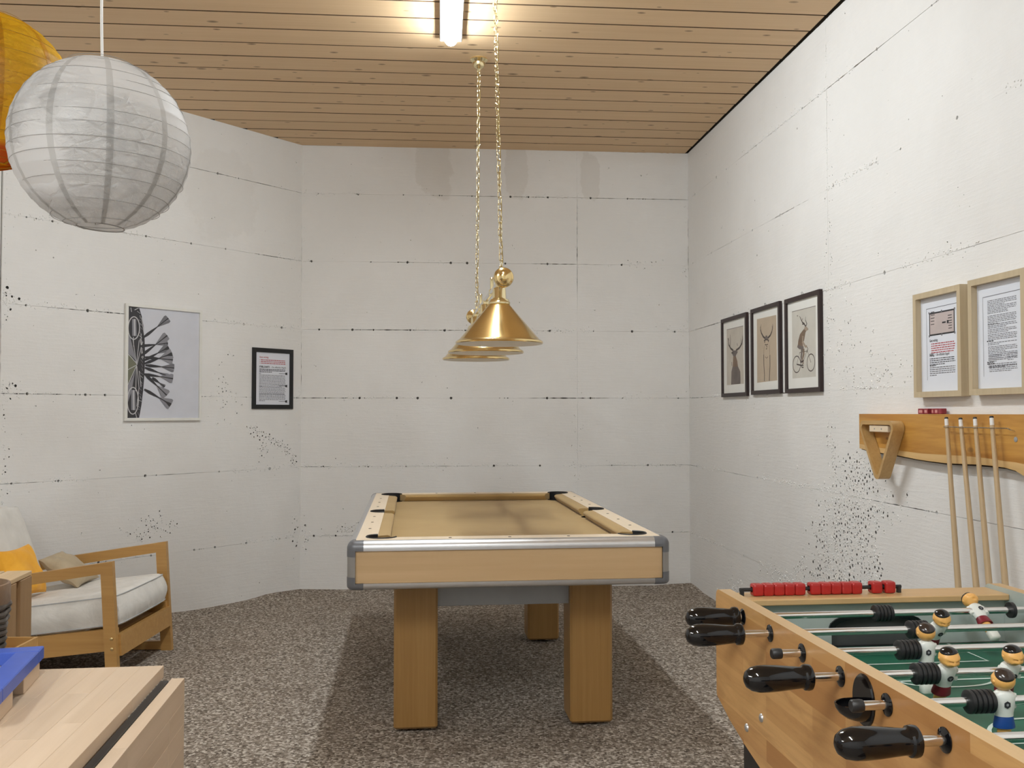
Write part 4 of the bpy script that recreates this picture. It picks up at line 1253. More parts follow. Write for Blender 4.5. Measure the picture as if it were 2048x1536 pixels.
PRINTS = [plain('print_cream', (.52, .48, .42, 1), .6, vary=.08), plain('print_sepia', (.47, .385, .29, 1), .6, vary=.06), plain('print_pale', (.56, .54, .49, 1), .6, vary=.05), plain('deer_grey', (.15, .125, .115, 1), .6, vary=.2), plain('deer_brown', (.19, .13, .09, 1), .6, vary=.25), plain('deer_line', (.07, .055, .05, 1), .6), plain('deer_light', (.33, .26, .20, 1), .6, vary=.2)]
DM = [MT['mat']] + PRINTS       # 0 mount, 1 cream, 2 sepia, 3 pale, 4 grey, 5 brown, 6 line, 7 light
def quad_map(q, a, b):
    (x0, y0), (x1, y1), (x2, y2), (x3, y3) = q          # TL TR BR BL as seen
    def P(x, y):
        u = .5; v = .5
        for _ in range(8):
            xl = x0+(x3-x0)*v; xr = x1+(x2-x1)*v; u = (x-xl)/(xr-xl)
            yt = y0+(y1-y0)*u; yb = y3+(y2-y3)*u; v = (y-yt)/(yb-yt)
        return (-a+2*a*u, b-2*b*v)
    return P
def deer_front(m, a, b, y):
    m.poly([(-a, -b), (a, -b), (a, b), (-a, b)], y, 0)
    P = quad_map(((92, 490), (355, 405), (370, 1395), (105, 1415)), a, b); g = lambda pts, mi, k: m.poly([P(*q) for q in pts], y-.0002*k, mi); st = lambda pts, wd, k, mi=6: m.stroke([P(*q) for q in pts], wd, y-.0002*k, mi)
    g([(132, 575), (325, 525), (338, 1285), (140, 1305)], 1, 1)
    st([(135, 578), (325, 528)], .003, 2, 4)
    st([(215, 850), (185, 825), (160, 775), (155, 720), (160, 680)], [.014, .013, .012, .010, .004], 3)
    st([(160, 720), (148, 690)], .007, 3); st([(175, 800), (178, 745), (176, 640)], [.008, .006, .003], 3)
    st([(245, 850), (285, 815), (312, 760), (320, 700), (318, 655)], [.014, .013, .012, .010, .004], 3)
    st([(300, 790), (305, 740), (300, 690)], [.008, .006, .003], 3); st([(262, 790), (258, 755)], .006, 3)
    g([(190, 880), (215, 850), (245, 848), (268, 868), (250, 905), (243, 925), (215, 925), (208, 905)], 4, 4)
    g([(190, 880), (215, 868), (218, 890)], 6, 5)
    g([(215, 920), (244, 920), (262, 990), (270, 1060), (295, 1120), (300, 1285), (192, 1298), (195, 1130), (208, 1060), (212, 990)], 5, 3)
    g([(207, 1065), (270, 1060), (297, 1130), (300, 1285), (192, 1298), (195, 1130)], 4, 4)
    st([(197, 1000), (199, 1050)], .006, 4)
def deer_line_art(m, a, b, y):
    m.poly([(-a, -b), (a, -b), (a, b), (-a, b)], y, 0)
    P = quad_map(((465, 375), (778, 255), (803, 1350), (487, 1380)), a, b); g = lambda pts, mi, k: m.poly([P(*q) for q in pts], y-.0002*k, mi); st = lambda pts, wd, k, mi=6: m.stroke([P(*q) for q in pts], wd, y-.0002*k, mi)
    g([(512, 448), (745, 378), (770, 1235), (527, 1275)], 2, 1)
    st([(625, 695), (595, 670), (570, 620), (560, 570), (558, 540)], [.013, .012, .010, .007, .003], 2)
    st([(572, 625), (560, 590), (562, 545), (568, 510)], [.007, .005, .004, .002], 2)
    st([(648, 690), (680, 650), (698, 600), (706, 545), (708, 500)], [.013, .012, .010, .007, .003], 2)
    st([(695, 605), (706, 560), (698, 520)], [.006, .005, .002], 2)
    g([(615, 690), (625, 655), (642, 652), (655, 685), (640, 700), (625, 700)], 4, 3)
    st([(605, 722), (635, 705), (665, 715)], .008, 3); st([(610, 745), (620, 730)], .008, 3); st([(655, 735), (662, 720)], .008, 3)
    st([(618, 770), (635, 778), (655, 765)], .005, 3); st([(635, 800), (645, 795), (643, 825), (632, 830)], .005, 3)
    st([(610, 790), (606, 850), (605, 905)], .0022, 3); st([(672, 780), (676, 850), (678, 900)], .0022, 3)
    st([(605, 905), (610, 1050), (618, 1160), (618, 1250)], .008, 3); st([(680, 905), (683, 1050), (680, 1150), (678, 1245)], .008, 3)
    st([(622, 930), (640, 950), (658, 930)], .003, 3)
def deer_bike(m, a, b, y):
    m.poly([(-a, -b), (a, -b), (a, b), (-a, b)], y, 0)
    P = quad_map(((895, 240), (1275, 115), (1310, 1330), (930, 1360)), a, b); g = lambda pts, mi, k: m.poly([P(*q) for q in pts], y-.0002*k, mi); st = lambda pts, wd, k, mi=6: m.stroke([P(*q) for q in pts], wd, y-.0002*k, mi)
    g([(952, 345), (1238, 265), (1258, 1195), (978, 1222)], 3, 1)
    st([(954, 345), (1236, 266)], .003, 2, 4)
    for cx_, cy_, rx, ry in ((1028, 1035, 47, 108), (1198, 1010, 45, 112)):
        st([(cx_+rx*cos(2*pi*k/28), cy_+ry*sin(2*pi*k/28)) for k in range(29)], .0055, 2)
    st([(1028, 1035), (1095, 1050)], .007, 2); st([(1095, 1050), (1060, 880), (1028, 1035)], .003, 2); st([(1095, 1050), (1150, 840), (1198, 1010)], .004, 2); st([(1060, 880), (1150, 860)], .003, 2)
    st([(1085, 1050), (1110, 1045), (1112, 1075), (1090, 1072), (1085, 1050)], .006, 3); st([(1150, 880), (1160, 830), (1145, 800)], .005, 2)
    g([(1110, 565), (1135, 545), (1150, 570), (1128, 610), (1120, 660), (1112, 720), (1095, 760), (1110, 830), (1060, 835), (1035, 800), (1042, 720), (1060, 640), (1085, 600)], 5, 3)
    g([(1036, 780), (1110, 800), (1108, 832), (1060, 838), (1030, 810)], 4, 4)
    g([(1108, 570), (1118, 535), (1140, 540), (1162, 570), (1150, 588), (1130, 592)], 7, 4)
    st([(1125, 535), (1110, 500), (1085, 480), (1060, 420), (1050, 400)], [.009, .008, .007, .004, .002], 4); st([(1085, 478), (1080, 455), (1090, 430)], [.006, .005, .003], 4); st([(1128, 535), (1140, 500), (1122, 450), (1125, 405)], [.008, .007, .004, .002], 4); st([(1112, 505), (1085, 505)], .006, 4)
    g([(1015, 395), (1030, 388), (1028, 408)], 4, 4)
    st([(1098, 660), (1095, 740), (1130, 800), (1148, 795)], [.020, .018, .014, .010], 4, 7)
    st([(1088, 830), (1085, 920), (1080, 1000)], [.026, .020, .014], 4, 4); st([(1108, 830), (1112, 900), (1100, 960), (1108, 1030)], [.022, .018, .014, .012], 4, 5)
    st([(1078, 1005), (1112, 990)], .010, 5)
G3 = 'small dark framed deer prints on the right wall'
picture('framed_picture', 'dark framed grey print of a deer with tall antlers seen from the front', on_right(1.06, 1.645), .487, .516, .024, .02, MT['framebrown'], deer_front, DM, G3, nail=True)
picture('framed_picture', 'dark framed sepia line drawing of a deer, middle of the three', on_right(1.613, 1.650), .462, .516, .024, .02, MT['framebrown'], deer_line_art, DM, G3, nail=True)
picture('framed_picture', 'dark framed print of a deer riding a bicycle', on_right(2.148, 1.647), .460, .515, .024, .02, MT['framebrown'], deer_bike, DM, G3, nail=True)

def recess(m, a, b, y, mi):
    for w_, sgn in ((.0026, 1),):
        m.stroke([(-a, b), (a, b)], w_, y, mi); m.stroke([(-a, -b), (-a, b)], w_*.6, y, mi)
def draw_eight(m, a, b, y):
    m.poly([(-a, -b), (a, -b), (a, b), (-a, b)], y, 0)
    P = quad_map(((140, 245), (632, 150), (648, 1395), (148, 1400)), a, b); rnd = random.Random(5); k = y-.0004
    c = [P(212, 365), P(578, 297), P(590, 1240), P(222, 1255)]
    m.stroke([c[0], c[1]], .0022, k, 4); m.stroke([c[0], c[3]], .0016, k, 4)
    q = [P(247, 415), P(550, 362), P(552, 660), P(250, 705)]; x0, x1 = q[0][0], q[1][0]; z1, z0 = q[0][1], q[3][1]
    m.poly([(x0, z0), (x1, z0), (x1, z1), (x0, z1)], k, 1); e = .006
    m.poly([(x0+e, z0+e), (x1-e, z0+e), (x1-e, z1-e), (x0+e, z1-e)], k-.0002, 3)
    for px in (x0, (x0+x1)/2, x1):
        for pz in (z0, z1): m.poly([(px-.004, pz-.004), (px+.004, pz-.004), (px+.004, pz+.004), (px-.004, pz+.004)], k-.0003, 4)
    for i in range(5): m.stroke([(x0+.012, z0+.045+.012*i), (x0+.012+rnd.uniform(.016, .030), z0+.045+.012*i)], .0026, k-.0004, 1)
    for i in range(3): m.stroke([(x1-.045, z1-.022-.010*i), (x1-.018, z1-.022-.010*i)], .003, k-.0004, 1); m.stroke([(x1-.042, z0+.020+.010*i), (x1-.018, z0+.020+.010*i)], .0026, k-.0004, 1)
    m.stroke([(x1-.085, (z0+z1)/2), (x1-.060, (z0+z1)/2)], .006, k-.0004, 1); m.poly([(x1-.052, (z0+z1)/2-.006), (x1-.040, (z0+z1)/2-.006), (x1-.040, (z0+z1)/2+.006), (x1-.052, (z0+z1)/2+.006)], k-.0004, 1)
    zz = lambda py: P(400, py)[1]
    text_mesh(m, 'Ganz wichtig:', x0, zz(750)-.004, .015, k, 1, .0002, width=.1*(x1-x0)/.3)
    lines(m, x0+.012, x1, zz(797), .0086, 5, rnd, k, 2, .0036, .95)
    text_mesh(m, '8-BALL', x0, zz(948), .0165, k, 1, .0007, width=(x1-x0)*.19)
    text_mesh(m, '– Die offiziellen Regeln', x0+(x1-x0)*.22, zz(948), .0155, k, 1, 0, .2, width=(x1-x0)*.56)
    lines(m, x0, x1, zz(985), .0076, 4, rnd, k, 1, .0030, .65)
    lines(m, x0, x0+.08, zz(1075), .01, 1, rnd, k, 1, .0038)
    lines(m, x0, x1, zz(1098), .0076, 5, rnd, k, 4, .0032, .3)
def draw_rules(m, a, b, y):
    m.poly([(-a, -b), (a, -b), (a, b), (-a, b)], y, 0)
    P = quad_map(((122, 245), (665, 110), (680, 1350), (155, 1385)), a, b); rnd = random.Random(9); k = y-.0004
    c = [P(195, 370), P(605, 268), P(640, 1205), P(225, 1245)]
    m.stroke([c[0], c[1]], .0022, k, 4); m.stroke([c[0], (c[0][0], c[3][1])], .0016, k, 4)
    x0, x1 = P(240, 500)[0], P(572, 500)[0]; zz = lambda py: P(250, py)[1]
    v = 412
    for n, hd in ((4, 0), (4, 0), (1, 0), (6, 0), (3, 0), (3, 0), (4, 0), (2, 1), (4, 0), (3, 0), (2, 0), (3, 1)):
        if hd: lines(m, x0, x0+.07, zz(v), .01, 1, rnd, k, 1, .0036); v += 20
        lines(m, x0+.006, x1, zz(v), .0056, n, rnd, k, 4, .0024, rnd.uniform(.3, 1)); v += 13.5*n+16
    lines(m, x0+.012, x0+.085, zz(1015), .0056, 5, rnd, k, 4, .0024); lines(m, x1-.055, x1, zz(1010), .0056, 5, rnd, k, 4, .0024)
    lines(m, x0, x0+.075, zz(1112), .01, 1, rnd, k, 1, .0036); lines(m, x0+.012, x1, zz(1140), .0058, 4, rnd, k, 4, .0024, .8)
NM = [MT['matblue'], MT['ink'], MT['red'], plain('diagram_cloth', (.50, .43, .42, 1), .6), MT['greyink']]
picture('rules_notice', 'pale wood framed pool rules notice with a small table diagram', on_right(3.479, 1.5505), .333, .412, .022, .040, MT['framewood'], draw_eight, NM, 'pale wood framed notices above the cue rack', 'notice')
picture('rules_notice', 'pale wood framed notice of close printed text only, right of the diagram notice', on_right(3.856, 1.5535), .322, .414, .022, .040, MT['framewood'], draw_rules, NM, 'pale wood framed notices above the cue rack', 'notice')

# cue rack: a live-edged board with hooks
def cue_rack():
    p, a = on_right(0, 0)
    t = thing('cue_rack', 'live-edged larch board on the right wall with a metal cue holder', 'rack', p, a)
    y0, y1 = -.0032, -.040
    top = 1.2785
    bot = [(2.836, 1.124), (2.90, 1.118), (2.971, 1.113), (3.07, 1.110), (3.178, 1.107), (3.33, 1.098), (3.44, 1.095), (3.546, 1.094), (3.65, 1.097), (3.739, 1.100), (3.82, 1.100), (3.896, 1.098), (3.955, 1.091), (4.0, 1.076), (4.08, 1.062), (4.2, 1.058), (4.32, 1.066)]
    sap = [(2.836, 1.144), (2.90, 1.140), (2.978, 1.135), (3.09, 1.131), (3.212, 1.127), (3.372, 1.123), (3.46, 1.124), (3.547, 1.125), (3.65, 1.127), (3.739, 1.126), (3.82, 1.124), (3.897, 1.120), (3.955, 1.119), (4.0, 1.115), (4.08, 1.10), (4.2, 1.092), (4.32, 1.098)]
    F = lambda x, z, w_: (x, w_, z)
    m = M(); m.prism([(2.836, top), (4.32, top)] + sap[::-1], y0, y1, F); part('board', m, MT['heart'], t, 0)
    m = M(); m.prism(sap + bot[::-1], y0, y1, F); part('sapwood_band', m, MT['sap'], t, 0)
    m = M(); m.prism(bot + [(x, z-.005-.004*abs(noise.noise(Vector((x*9, 1, 2))))) for x, z in bot[::-1]], y0, y1+.010, F); part('bark_edge', m, MT['bark'], t, 0)
    # thin metal rod carrying the cues
    rp = []
    for s in (3.589, 3.682, 3.771, 3.868):
        for k in range(9):
            q = pi*k/8; rp.append((s-.0115*cos(q), -.062-.0125*sin(q), 1.2315))
    rp += [(3.948, -.062, 1.2315), (3.953, -.060, 1.230), (3.955, -.052, 1.226), (3.955, -.0385, 1.222)]
    rp = [(3.566, -.0385, 1.2315), (3.566, -.058, 1.2315)] + rp
    m = M(); m.tube(rp, .0021, 8); part('cue_holder', m, MT['chrome'], t)
    m = M(); m.lathe([(.009, 0), (.0085, .002), (.005, .003), (0, .003)], 16, T(3.96, -.040, 1.195) @ Rx(pi/2)); part('screw', m, MT['steel'], t)
    m = M(); m.box((3.108, -.064, 1.2165), (.16, .048, .028), .002); part('triangle_hanger', m, MT['rail'], t)
    for s in (3.075, 3.135):
        m = M(); m.lathe([(.0035, 0), (.003, .0012), (0, .0016)], 10, T(s, -.088, 1.216) @ Rx(pi/2)); part('screw', m, MT['steel'], t)
    return t
cue_rack()

def triangle():
    p, a = on_right(3.094, 1.2165)
    t = thing('triangle_rack', 'wooden ball triangle hanging from the live-edged board', 'triangle', p, a)
    def rtri(inset, r):
        hw = .169-inset*1.62; zt = .0335-inset; zb = -.240+inset*1.85
        C = [Vector((-hw, zt)), Vector((hw, zt)), Vector((.005, zb))]; out = []
        for i in range(3):
            c = C[i]; d0 = (C[i-1]-c).normalized(); d1 = (C[(i+1) % 3]-c).normalized()
            ang = d0.angle(d1); L = r/math.tan(ang/2); ctr = c + (d0+d1).normalized()*(r/sin(ang/2))
            p0 = c+d0*L; p1 = c+d1*L; a0 = atan2(*(p0-ctr).yx); a1 = atan2(*(p1-ctr).yx)
            da = (a1-a0+pi) % (2*pi) - pi
            out += [(ctr.x+r*cos(a0+da*k/8), ctr.y+r*sin(a0+da*k/8)) for k in range(9)]
        return out
    A = rtri(0, .030); B = rtri(.0165, .016); n = len(A); m = M(); ys = (-.0425, -.0925)
    vs = [(q[0], y, q[1]) for y in ys for L in (A, B) for q in L]; fs = []
    for k in range(n):
        k2 = (k+1) % n
        fs += [(k, k2, n+k2, n+k), (2*n+k, 2*n+k2, 3*n+k2, 3*n+k), (k, k2, 2*n+k2, 2*n+k), (n+k, n+k2, 3*n+k2, 3*n+k)]
    m.add(vs, fs); part('hoop', m, MT['triwood'], t, 30)
    return t
triangle()

CUEL = ['leftmost wooden cue in the metal holder, next to the triangle', 'second wooden cue from the triangle in the metal holder', 'third wooden cue from the triangle in the metal holder', 'last wooden cue in the metal holder, by the screw in the board']
for i, (s, zt, sb) in enumerate(((3.583, 1.268, 3.784), (3.675, 1.266, 3.922), (3.765, 1.269, 3.985), (3.862, 1.273, 4.068))):
    pt = PR + DR*s; pb = PR + DR*sb; nr = Vector((-.9954, -.0963))
    a = Vector((pt.x, pt.y, zt)) + Vector((nr.x, nr.y, 0))*.0625; b = Vector((pb.x, pb.y, .003)) + Vector((nr.x, nr.y, 0))*.105
    d = a-b; L = d.length
    t = thing('pool_cue', CUEL[i], 'cue', b, 0, 'cues leaning in the holder')
    t.rotation_mode = 'QUATERNION'; t.rotation_quaternion = d.to_track_quat('Z', 'Y')
    m = M(); m.lathe([(0, 0), (.0135, 0), (.0142, .004), (.0140, .3), (.0105, .75), (.0072, L-.032)], 16); part('shaft', m, MT['cue'], t)
    m = M(); m.lathe([(.0072, L-.032), (.0068, L-.0075), (0, L-.0075)], 16); part('ferrule', m, MT['white'], t)
    m = M(); m.lathe([(.0068, L-.0075), (.0069, L-.004), (.0055, L-.0008), (0, L)], 16); part('tip', m, MT['ink'], t)
CH = ['leftmost red chalk cube on the board, turned to show an edge', 'dark red chalk cube right of the turned one', 'middle of the five red chalk cubes, showing its pale label', 'fourth red chalk cube, with a broad pale label', 'rightmost red chalk cube on the board, dark sided']
for i, (s, r, y) in enumerate(((3.332, .62, -.018), (3.388, .08, -.022), (3.4255, -.12, -.015), (3.4570, .15, -.020), (3.4885, -.05, -.022))):
    p, a = on_right(s, 1.2788); q = PR + DR*s + Vector((-.9954, -.0963))*-y
    t = thing('chalk_cube', CH[i], 'chalk', (q.x, q.y, 1.2788), a + r, 'red chalk cubes on top of the cue board')
    h = .0245 if i == 1 else .022
    m = M(); m.box((0, 0, .0108), (h, h, .0212), .0016); part('wrapper', m, MT['chalk'], t)
    if i != 4:
        m = M(); m.box((0, -h/2-.0001, .0105), (h*.62, .0006, .011), .0001); part('label', m, MT['chalkpale'], t)
        m = M(); m.box((-h/2-.0001, 0, .0105), (.0006, h*.62, .011), .0001); part('label', m, MT['chalkpale'], t)

# ------------------------------------------------------------------ table football
def player_mesh(name, shirt_emblem, shorts, hair, foot, seed):
    m = M()   # materials: 0 skin 1 shirt 2 shorts 3 hair 4 foot 5 emblem
    # body faces -y (towards the viewer)
    def ring(rows, n, mi):
        vs = []; fs = []
        for (z, rx, ry, oy) in rows:
            vs += [(rx*cos(2*pi*k/n), oy+ry*sin(2*pi*k/n), z) for k in range(n)]
        for i in range(len(rows)-1):
            for k in range(n): fs.append((i*n+k, i*n+(k+1) % n, (i+1)*n+(k+1) % n, (i+1)*n+k))
        fs += [tuple(range(n)), tuple((len(rows)-1)*n+k for k in range(n))]
        m.add(vs, fs, mi)
    ring([(.0165, .0065, .0065, 0), (.0150, .0105, .0085, 0), (.0115, .0155, .0105, 0), (.005, .0172, .0118, 0), (-.006, .0166, .0116, 0), (-.016, .0142, .0104, 0), (-.0215, .0138, .0102, 0)], 24, 1)
    ring([(-.0205, .0128, .0098, 0), (-.024, .0140, .0106, 0), (-.036, .0162, .0118, 0), (-.0385, .0160, .0116, 0)], 24, 2)
    ring([(-.0375, .0100, .0082, 0), (-.048, .0105, .0080, 0), (-.058, .0098, .0078, 0)], 18, 0)
    m.box((0, -.0015, -.068), (.020, .017, .024), .003, 4)
    # arms pressed to the sides
    for sx in (-1, 1):
        m.tube([(sx*.0145, 0, .009), (sx*.0172, -.001, 0), (sx*.0165, -.003, -.011)], [.0052, .0052, .0044], 10, mi=1)
    # head with nose, cheeks, chin, ears
    def head(u, v):
        a = 2*pi*u; q = pi*v; x = sin(q)*cos(a); y = sin(q)*sin(a); z = cos(q)
        r = .0161
        f = max(0, -y)
        nose = math.exp(-((x/.16)**2+((z+.12)/.20)**2))*f*.0058
        cheek = (math.exp(-(((x-.5)/.28)**2+((z+.30)/.26)**2)) + math.exp(-(((x+.5)/.28)**2+((z+.30)/.26)**2)))*f*.0034
        eye = -(math.exp(-(((x-.34)/.15)**2+((z-.10)/.10)**2)) + math.exp(-(((x+.34)/.15)**2+((z-.10)/.10)**2)))*f*.0034
        brow = math.exp(-((z-.28)/.10)**2)*f*.0018
        mouth = -math.exp(-((x/.28)**2+((z+.50)/.06)**2))*f*.0026
        chin = math.exp(-((x/.3)**2+((z+.78)/.2)**2))*f*.0012
        r += nose+cheek+eye+brow+mouth+chin
        return (x*r*1.02, y*r*1.02, .0305+z*r*.95)
    m.grid(head, 30, 22, 0, cu=True)
    for sx in (-1, 1): m.lathe([(0, -.003), (.0022, -.002), (.003, 0), (.0022, .002), (0, .003)], 8, T(sx*.0158, .001, .029), 0, .6, 1)
    # swept cap of hair: covers the crown and the back
    def hair_fn(u, v):
        a = 2*pi*u; tilt = .42
        lim = 1.12 + .10*sin(a*2)
        q = lim*v; x = sin(q)*cos(a); y = sin(q)*sin(a); z = cos(q)
        y2 = y*cos(tilt)+z*sin(tilt); z2 = -y*sin(tilt)+z*cos(tilt)
        r = .0171 if v < .999 else .0158
        return (x*r*1.03, y2*r*1.03, .0312+z2*r*.97)
    m.grid(hair_fn, 26, 10, 3, cu=True)
    for sg in (-1, 1):
        yb = sg*.0122
        if shirt_emblem == 'hexagon':
            hx = [(  .0056*cos(pi/6+k*pi/3), .0056*sin(pi/6+k*pi/3)) for k in range(6)]
            m.add([(x+.002, yb, z-.003) for x, z in hx] + [(x*.35+.002, yb+sg*.0003, z*.35-.003) for x, z in hx], [tuple(range(6))], 5)
            m.add([(x*.38+.002, yb+sg*.0003, z*.38-.003) for x, z in hx], [tuple(range(6))], 6)
        else:
            cc = [(.0054*cos(k*pi/8), .0054*sin(k*pi/8)) for k in range(16)]
            m.add([(x+.003, yb, z-.003) for x, z in cc], [tuple(range(16))], 5)
            m.add([(x+.003, yb+sg*.0003, z-.003) for x, z in ((-.003, -.0004), (.003, .0012), (.003, .0018), (-.003, .0004))], [(0, 1, 2, 3)], 6)
            m.add([(x+.003, yb+sg*.0003, z-.003) for x, z in ((-.0004, -.003), (.0006, -.003), (.0012, .001), (.0002, .001))], [(0, 1, 2, 3)], 6)
    return m.mesh(name, [MT['skin'], MT['shirt'], MT[shorts], MT[hair], MT['foot'] if foot else MT['skin'], MT['ink'], MT['steel']], 50)

def football_table():
    t = thing('football_table', 'beech table football table with green pitch, steel rods and black handles', 'football table', (.484, 1.991, 0), .109)
    zt = .885; W = .68; zf = .765; zr = .857; Ln0, Ln1 = .175, -1.225      # y range
    F = lambda y, z, w_: (w_, y, z)
    out = []
    def rc(cy_, cz, r, a0, a1, n=6): return [(cy_+r*cos(a0+(a1-a0)*k/n), cz+r*sin(a0+(a1-a0)*k/n)) for k in range(n+1)]
    half = rc(.155, zt-.020, .020, pi/2, 0) + [(.175, .66)] + rc(.155, .655, .02, 0, -pi/5, 4) + [(.085, .614), (-.02, .590), (-.14, .568), (-.25, .56)]
    mir = [(-1.05-y, z) for y, z in half][::-1]
    outline = half + mir
    for x0, x1, nm in ((0, .028, 'side_panel'), (W-.028, W, 'side_panel')):
        m = M(); m.prism(outline, x0, x1, F, 0)
        # edge strip shows plain beech, faces show staves, the pitch side is pale green
        n = len(outline)
        m.i[0] = 0 if x0 == 0 else 1; m.i[1] = 1 if x0 == 0 else 0
        for k in range(2, n+2): m.i[k] = 2
        part(nm, m, [MT['beech'], MT['innerwall'], MT['beechedge']], t, 20)
    # pitch floor, end walls, boards
    m = M(); m.box((W/2, -.525, zf-.006), (W-.0564, 1.40-.16, .012), .0005); part('pitch', m, MT['green'], t)
    for s in (1, -1):
        y = -.525 + s*.625
        m = M()
        pts = [(.0284, zf), (.24, zf), (.24, .81)] + [(.345-.105*cos(pi*k/10), .806+.030*sin(pi*k/10)) for k in range(11)] + [(.45, zf), (W-.0284, zf), (W-.0284, .872), (.0284, .872)]
        m.prism(pts, y, y+s*.014, lambda a, b, w_: (a, w_, b)); part('end_wall', m, MT['innerwall'], t, 0)
        m = M()
        arch = [(.345-.112*cos(pi*k/12), .806+.036*sin(pi*k/12)) for k in range(13)]; inn = [(.345-.098*cos(pi*k/12), .806+.022*sin(pi*k/12)) for k in range(13)]
        m.prism(arch + inn[::-1], y-s*.005, y+s*.001, lambda a, b, w_: (a, w_, b)); part('goal_surround', m, MT['black'], t, 20)
        m = M(); m.box((.345, y+s*.05, .80), (.25, .07, .078), .001); part('goal_box', m, MT['darkgoal'], t)
        m = M(); m.box((.345, y-s*.006, zf+.0006), (.215, .012, .001), .0002); part('goal_line', m, MT['black'], t)
        m = M(); m.box((W/2, -.525+s*.650, .8675), (W-.0566, .090, .014), .002); part('end_board', m, MT['beechtop'], t)
        m = M(); m.box((W/2, -.525+s*.688, .76), (W-.0566, .016, .20), .001); part('end_panel', m, MT['beech'], t)
        for x in (.075, W-.075):
            yl = -.525+s*.55
            m = M(); m.prism([(yl-.055, .0), (yl+.055, .0), (yl+.06, .70), (yl-.06, .70)], x-.045, x+.045, F); part('leg', m, MT['blackmatt'], t, 0)
    m = M(); m.box((W/2, -.525, .57), (W-.0566, 1.22, .012), .001); part('bottom_board', m, MT['beech'], t)
    # pitch markings
    lw = .0068; zl = zf+.0008
    def bar(pts, nm='pitch_line'):
        m = M(); n = len(pts); L_ = []; R_ = []
        for i, p in enumerate(pts):
            q = Vector(pts[min(i+1, n-1)]) - Vector(pts[max(i-1, 0)]); q.normalize(); nn = Vector((-q.y, q.x))*lw/2; L_.append(Vector(p)+nn); R_.append(Vector(p)-nn)
        vs = [(p.x, p.y, zl) for p in L_+R_]; m.add(vs, [(k, k+1, n+k+1, n+k) for k in range(n-1)]); part(nm, m, MT['line'], t, 0)
    cxm = .34
    for s in (1, -1):
        Y = lambda al: -al if s > 0 else -1.05+al
        bar([(cxm-.168, Y(-.09)), (cxm-.168, Y(.058)), (cxm+.168, Y(.058)), (cxm+.168, Y(-.09))])
        bar([(.030, Y(.181)), (W-.030, Y(.181))])
        bar([(cxm+.095*cos(pi*k/16), Y(.181+.046*sin(pi*k/16))) for k in range(17)])
    bar([(.030, -.525), (W-.030, -.525)])
    bar([(cxm+.112*cos(2*pi*k/40), -.525+.112*sin(2*pi*k/40)) for k in range(41)])
    # score beads on a black rod along the far board
    yb = .130; zb = .888
    m = M(); m.tube([(.040, yb, zb), (.420, yb, zb)], .0042, 10)
    for x in (.045, .415): m.box((x, yb, (.8745+zb)/2), (.008, .010, zb-.8745+.006), .001)
    cnt = part('score_counter', m, MT['blackmatt'], t)
    bm_ = M(); n = 12
    hw = .0121; hh = .0133
    prof = []
    def bead(u, v):
        a = 2*pi*u; ca, sa = cos(a), sin(a); k = 1/(abs(ca)**7+abs(sa)**7)**(1/7.)
        f = [0.45, .86, .97, 1.0, 1.0, .97, .86, .45][round(v*7)]; xx = [-1, -.96, -.80, -.45, .45, .80, .96, 1][round(v*7)]
        return (xx*hw, hh*f*k*ca, hh*f*k*sa)
    bm_.grid(bead, 32, 8, 0, cu=True); bme = bm_.mesh('score_bead', [MT['bead']], 50)
    for x in [.0800+.0243*k for k in range(5)] + [.2135+.0243*k for k in range(5)] + [.3585, .3900]:
        link('score_bead', bme, cnt, (x, yb, zb), (random.uniform(-.05, .05), 0, 0))
    # rods
    red = player_mesh('player', 'circle', 'redshorts', 'hairblack', True, 1)
    blue = player_mesh('player', 'hexagon', 'blueshorts', 'hairbrown', True, 2)
    bp = M(); Lb = .040
    prof = [(0, -Lb/2), (.0095, -Lb/2), (.0150, -Lb/2+.001)]
    for k in range(5):
        x = -Lb/2+.002+k*.0078; prof += [(.0172, x), (.0176, x+.0025), (.0172, x+.005), (.0150, x+.0058), (.0150, x+.0072)]
    prof += [(.0160, Lb/2-.001), (.0140, Lb/2), (0, Lb/2)]
    bp.lathe(prof, 26, Ry(pi/2)); bumper = bp.mesh('bumper', [MT['blackmatt']], 40)
    hp = M(); hp.lathe([(0, -.112), (.006, -.1115), (.013, -.108), (.0185, -.100), (.0212, -.088), (.0215, -.074), (.0205, -.055), (.0185, -.034), (.0170, -.018), (.0178, -.0145), (.0203, -.012), (.0212, -.007), (.0203, -.002), (.016, .001), (.009, .002), (0, .002)], 20, Ry(pi/2))
    handle = hp.mesh('handle', [MT['black']], 26)
    cp = M(); cp.lathe([(0, -.018), (.0075, -.018), (.0092, -.016), (.0095, -.004), (.0088, 0), (0, 0)], 18, Ry(pi/2)); cap = cp.mesh('rod_cap', [MT['blackmatt']], 40)
    bs = M(); bs.lathe([(0, -.0045), (.0095, -.0045), (.0125, -.0030), (.0165, -.0015), (.0168, 0), (0, 0)], 26, Ry(pi/2)); bush = bs.mesh('bushing', [MT['black']], 40)
    #     red?, rod end on the near side, bumper x, players x, tilt
    spec = [(1, -.011, .307, (.522,), -.95), (1, -.056, .301, (.342, .582), .62), (0, -.039, .197, (.233, .545), .0), (1, -.050, .144, (.180, .291, .402, .513, .624), .38),
            (0, -.038, .143, (.182, .293, .404, .515, .626), .0), (1, -.038, .36, (.45, .57), .2), (0, -.038, .12, (.30, .54), 0), (0, -.038, .16, (.40,), 0)]
